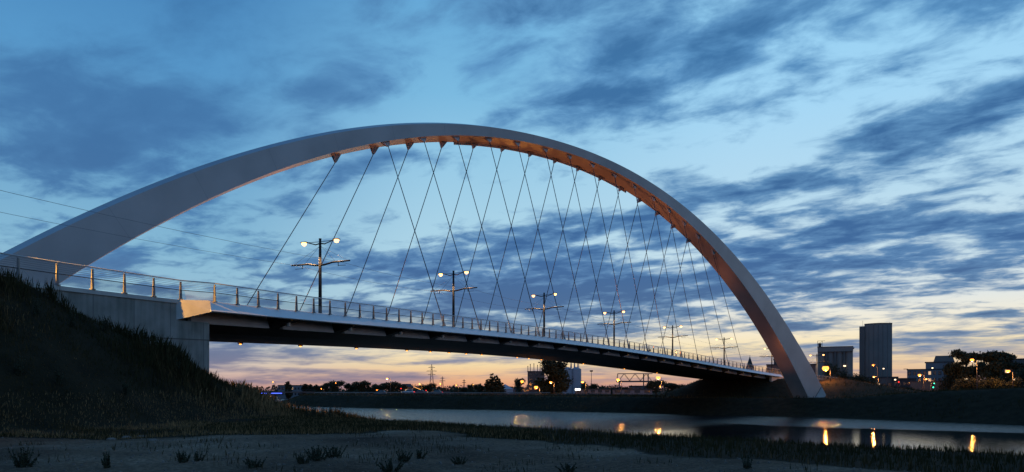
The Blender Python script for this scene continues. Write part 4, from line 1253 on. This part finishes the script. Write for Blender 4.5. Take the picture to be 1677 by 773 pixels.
def car(px, D, facing, paint, label):
    X, Y = at(px, D); e = empty('car', (X, Y, tz(X, Y) + .33), 0 if facing > 0 else math.pi, label, 'car', 'cars on the far bank road')
    sec = [(-2.1, .35, .62), (-1.9, .28, .85), (-.9, .25, .92), (.9, .25, .92), (1.9, .28, .78), (2.1, .38, .6)]
    MB().rings([[(x, -.82, a), (x, .82, a), (x, .78, b), (x, -.78, b)] for x, a, b in sec]).build('body', M[paint], e)
    cb = MB().rings([[(-1.6, -.74, .90), (.95, -.74, .90), (.95, .74, .90), (-1.6, .74, .90)], [(-1.15, -.6, 1.42), (.25, -.6, 1.42), (.25, .6, 1.42), (-1.15, .6, 1.42)]]).build('cabin', M['glass'], e)
    MB().box((-.45, 0, 1.44), (1.45, 1.24, .05)).build('roof', M[paint], e)
    for x in (-1.3, 1.3):
        for y in (-.78, .78):
            vs, fs = disc((x, y, .32), .32, 14); w_ = MB().add([(a, b + (.09 if b > y else -.09), c) for a, b, c in vs], fs).build('wheel', M['rubber'], e)
            vs, fs = disc((x, y + (-.1 if y < 0 else .1), .32), .18, 10); MB().add(vs, fs).build('rim', M['rail'], w_)
    for y in (-.6, .6):
        MB().box((2.06, y, .62), (.14, .34, .16)).build('headlight', M['bulbwhite'], e)
        MB().box((-2.08, y, .7), (.1, .3, .14)).build('tail_light', M['redlamp'], e)


car(623, 249, -1, 'cargrey', 'grey car with lit headlights left of the far road junction')
car(668, 243, -1, 'carwhite', 'white car with lit headlights before the dark-roofed house')
car(690, 242, 1, 'carred', 'red car heading right below the lone round tree')
car(714, 238, -1, 'cargrey', 'dark grey car by the reddish kiosk')
# distant woods that close the horizon
cl_ = []; r = random.Random(77)
for i in range(420):
    px = 330 + 1500 * r.random(); D = 700 + 500 * r.random(); X, Y = at(px, D); s = 3 + 3 * r.random()
    cl_.append((X, Y, .3 + s * .5, s * 2.2, s * 1.6, s * (.6 + .5 * r.random())))
o = bpy.data.objects.new('distant_woods', flatmesh(leafcloud(cl_, 14000, 1.5, 9), 'distant_woods', M['leaf'])); C.objects.link(o)
tag(o, 'low dark line of distant woods along the horizon', 'woods', kind='stuff')
# ------------------------------------------------------------------ sky
world = bpy.data.worlds.new('World'); bpy.context.scene.world = world; world.use_nodes = True
wt = world.node_tree


class N:                         # tiny expression builder over math nodes
    def __init__(s, k): s.k = k

    def op(s, o, b=None, c=None):
        n = wt.nodes.new('ShaderNodeMath'); n.operation = o
        for i, v in enumerate((s, b, c)):
            if v is None: continue
            if isinstance(v, N): wt.links.new(v.k, n.inputs[i])
            else: n.inputs[i].default_value = v
        return N(n.outputs[0])

    def __add__(s, b): return s.op('ADD', b)
    def __sub__(s, b): return s.op('SUBTRACT', b)
    def __mul__(s, b): return s.op('MULTIPLY', b)
    def __truediv__(s, b): return s.op('DIVIDE', b)
    __radd__ = __add__
    __rmul__ = __mul__


def smooth(x, a, b):
    n = wt.nodes.new('ShaderNodeMapRange'); n.interpolation_type = 'SMOOTHSTEP'
    n.inputs['From Min'].default_value = a; n.inputs['From Max'].default_value = b
    wt.links.new(x.k, n.inputs['Value']); return N(n.outputs['Result'])


def ramp(x, stops):
    r = wt.nodes.new('ShaderNodeValToRGB'); e = r.color_ramp.elements
    e[0].position, e[0].color = stops[0][0], (*stops[0][1], 1); e[1].position, e[1].color = stops[-1][0], (*stops[-1][1], 1)
    for s in stops[1:-1]:
        q = e.new(s[0]); q.color = (*s[1], 1)
    wt.links.new(x.k, r.inputs['Fac']); return r.outputs['Color']


def mixc(f, a, b):
    n = wt.nodes.new('ShaderNodeMixRGB'); wt.links.new(f.k, n.inputs['Fac'])
    wt.links.new(a, n.inputs['Color1']); wt.links.new(b, n.inputs['Color2']); return n.outputs['Color']


def rgb(c):
    n = wt.nodes.new('ShaderNodeRGB'); n.outputs[0].default_value = (*c, 1); return n.outputs[0]


def combine(x, y, z):
    n = wt.nodes.new('ShaderNodeCombineXYZ')
    for i, v in enumerate((x, y, z)):
        if isinstance(v, N): wt.links.new(v.k, n.inputs[i])
        else: n.inputs[i].default_value = v
    return n.outputs[0]


def fbm(vec, sc, det, rough=.55, dist=0.):
    n = wt.nodes.new('ShaderNodeTexNoise'); n.inputs['Scale'].default_value = sc
    n.inputs['Detail'].default_value = det; n.inputs['Roughness'].default_value = rough; n.inputs['Distortion'].default_value = dist
    wt.links.new(vec, n.inputs['Vector']); return N(n.outputs['Fac'])


tcw = wt.nodes.new('ShaderNodeTexCoord'); sp = wt.nodes.new('ShaderNodeSeparateXYZ'); wt.links.new(tcw.outputs['Generated'], sp.inputs[0])
dx, dy, dz_ = N(sp.outputs[0]), N(sp.outputs[1]), N(sp.outputs[2])
azm = dx.op('ARCTAN2', dy) * (180 / math.pi)          # compass bearing from the river-crossing direction, degrees
elv = dz_.op('ARCSINE') * (180 / math.pi)


def A_(px): return math.degrees(math.atan((px - CX) / FX))
def E_(px, py): return math.degrees(math.atan((HY - py) / FX * math.cos(math.radians(A_(px)))))


# cloud sheet: the usual flat layer seen in perspective, its streets running to the west-north-west
cz = dz_.op('MAXIMUM', 0.) + .115
B0 = math.radians(-56)
ux = (dx * math.sin(B0) + dy * math.cos(B0)) / cz
uy = (dx * math.cos(B0) - dy * math.sin(B0)) / cz
n1 = fbm(combine(ux * .7, uy * 1.0, 0.), .9, 4, .5, .2)
n2 = fbm(combine(ux * .8, uy * 1.0, 4.), 2.5, 6, .52, .3)
n3 = fbm(combine(ux * .75, uy * 1.0, 9.), 6.5, 7, .58, .3)


def blob(px, py, w, h, rot, amp):
    """a bank of cloud (amp > 0) or a clearing (amp < 0) at a bearing and height in the sky"""
    a0, e0 = A_(px), E_(px, py); k = 57.3 / FX
    c, s = math.cos(math.radians(rot)), math.sin(math.radians(rot))
    a = azm - a0; e = elv - e0
    u = (a * c + e * s) * (1 / (w * k)); v = (e * c - a * s) * (1 / (h * k))
    return ((u * u + v * v) * -1.).op('EXPONENT') * amp


B = [  # px, py, half width, half height, tilt, amount
    (240, 190, 330, 70, 10, .26), (520, 150, 120, 30, 28, .15), (60, 250, 200, 60, 5, .10),
    (60, 370, 200, 45, 8, -.22), (400, 420, 130, 30, -12, -.20),
    (800, 110, 190, 45, 8, .15), (1090, 130, 110, 40, 25, .18), (1240, 60, 110, 30, 22, .14), (1560, 40, 160, 30, 22, .16),
    (700, 330, 200, 60, 10, -.26), (620, 180, 140, 22, 5, -.15), (1050, 230, 260, 60, 12, -.24), (1400, 190, 260, 45, 14, -.24),
    (420, 330, 150, 45, 10, .14), (520, 440, 150, 28, 8, .20), (640, 400, 120, 20, -6, -.10),
    (900, 420, 250, 65, 8, .22), (1120, 460, 260, 70, 4, .24), (800, 500, 240, 30, 2, .22),
    (1330, 260, 300, 34, 13, .24), (1600, 205, 180, 28, 16, .22), (1420, 335, 260, 22, 9, -.24), (1400, 320, 150, 18, 8, .16),
    (1440, 420, 330, 48, 5, .26), (1250, 500, 260, 24, 2, .05), (1500, 500, 220, 12, 4, -.16), (1360, 470, 200, 12, 4, -.10),
    (1550, 585, 180, 20, 0, .10), (1440, 545, 170, 9, 3, -.14), (1600, 545, 160, 10, 2, .08),
    (1130, 555, 190, 14, 0, -.26), (900, 545, 140, 20, 0, .02),
    (470, 580, 190, 16, 0, .26), (700, 600, 180, 20, 0, -.18), (860, 590, 140, 16, 2, -.14), (560, 566, 160, 5, 0, -.12),
    (480, 612, 170, 8, 0, -.16), (600, 628, 220, 6, 0, .14), (760, 618, 150, 4, 0, .10), (230, 560, 120, 30, 0, .1), (980, 170, 120, 60, 38, .16), (1150, 90, 80, 30, 25, .10), (930, 60, 140, 50, 15, .02), (200, 40, 380, 60, 0, -.24), (560, 60, 200, 50, 10, -.08),
]
cov = None
for b in B:
    g_ = blob(*b); cov = g_ if cov is None else cov + g_
low = smooth(elv, 2., 6.5)                 # thin level bars of cloud low down, puffs higher up
n4 = fbm(combine(azm * .055, elv * .95, 2.), 1.0, 5, .5, .3)
dens = (n1 - .5) * .8 + (n2 - .5) * (low * .9 + .5) + (n3 - .5) * (low * 1.0 + .4) + (n4 - .5) * (low * -1.7 + 1.7) + cov * .85 
calm = smooth(azm * -1., 6, 20) * smooth(elv, 12, 20)
dens = dens + (dens - cov * .85) * (calm * -.5)
cl = smooth(dens, -.20, .23)
core = smooth(dens, .11, .46)

D2 = lambda d: max(0., min(1., d / 40.))
t_el = elv * (1 / 40.)
clear = ramp(t_el, [(0, lin(222, 148, 116)), (D2(.9), lin(232, 178, 138)), (D2(2.0), lin(246, 218, 168)), (D2(3.4), lin(248, 232, 194)),
                    (D2(4.8), lin(220, 224, 216)), (D2(6.5), lin(184, 212, 224)), (D2(11), lin(176, 214, 232)), (D2(17), lin(152, 202, 230)),
                    (D2(22), lin(124, 186, 224)), (D2(28), lin(104, 170, 216)), (1, lin(56, 106, 160))])
clearR = ramp(t_el, [(0, lin(208, 150, 132)), (D2(1.5), lin(228, 192, 156)), (D2(3.2), lin(248, 228, 184)), (D2(4.6), lin(246, 236, 212)),
                     (D2(6.5), lin(226, 232, 230)), (D2(9), lin(206, 227, 236)), (D2(14), lin(184, 219, 239)), (D2(20), lin(166, 215, 245)),
                     (D2(26), lin(150, 208, 243)), (1, lin(60, 112, 166))])
clearL = ramp(t_el, [(0, lin(200, 150, 140)), (D2(2), lin(210, 196, 186)), (D2(5), lin(160, 196, 214)), (D2(10), lin(134, 184, 212)),
                     (D2(16), lin(104, 162, 204)), (D2(22), lin(88, 152, 202)), (D2(28), lin(70, 130, 184)), (1, lin(40, 86, 140))])
back = ramp(t_el, [(0, lin(104, 120, 148)), (D2(6), lin(112, 142, 180)), (D2(20), lin(96, 146, 196)), (1, lin(66, 120, 178))])
cloudc = ramp(t_el, [(0, lin(176, 134, 136)), (D2(1.6), lin(152, 142, 156)), (D2(3), lin(120, 140, 170)), (D2(5), lin(112, 142, 174)), (D2(9), lin(96, 138, 182)),
                     (D2(16), lin(96, 144, 188)), (D2(24), lin(94, 150, 198)), (1, lin(48, 90, 140))])
corec = ramp(t_el, [(0, lin(132, 114, 130)), (D2(2), lin(110, 120, 146)), (D2(5), lin(84, 112, 150)), (D2(10), lin(66, 106, 156)),
                    (D2(16), lin(60, 104, 154)), (D2(24), lin(64, 116, 166)), (1, lin(38, 76, 124))])
cloudL = ramp(t_el, [(0, lin(150, 130, 140)), (D2(4), lin(96, 124, 160)), (D2(10), lin(82, 130, 176)), (D2(18), lin(72, 122, 172)), (D2(28), lin(60, 114, 166)), (1, lin(44, 84, 134))])
sky = mixc(smooth(azm, -4, 20), clear, clearR)
sky = mixc(smooth(azm * -1., 4, 24), sky, clearL)
left = smooth(azm * -1., 6, 22)
sky = mixc(cl, sky, mixc(left, cloudc, cloudL))
sky = mixc(core * (left * -.45 + 1.), sky, corec)
facing = smooth(dy, -.35, .35)
sky = mixc(facing, back, sky)
sky = mixc(smooth(dz_ * -1., 0., .06), sky, rgb((.02, .022, .026)))
bgn = wt.nodes['Background']; wt.links.new(sky, bgn.inputs['Color']); bgn.inputs['Strength'].default_value = 1.0
world.cycles.sampling_method = 'MANUAL'; world.cycles.sample_map_resolution = 512

# ------------------------------------------------------------------ camera and render
cam = bpy.data.cameras.new('camera'); co = bpy.data.objects.new('camera', cam); C.objects.link(co)
co.location = (0, 0, EYE); co.rotation_euler = (math.pi / 2, 0, 0)
cam.sensor_width = 36; cam.lens = FX / 1677 * 36; cam.shift_y = (HY - 386.5) / 1677; cam.clip_start = .1; cam.clip_end = 20000
sc = bpy.context.scene; sc.camera = co
sc.render.engine = 'CYCLES'
sc.view_settings.view_transform = 'Standard'; sc.view_settings.look = 'None'; sc.view_settings.exposure = 0; sc.view_settings.gamma = 1
sc.cycles.use_denoising = True; sc.cycles.sample_clamp_indirect = 4; sc.cycles.max_bounces = 5
sc.cycles.caustics_reflective = False; sc.cycles.caustics_refractive = False
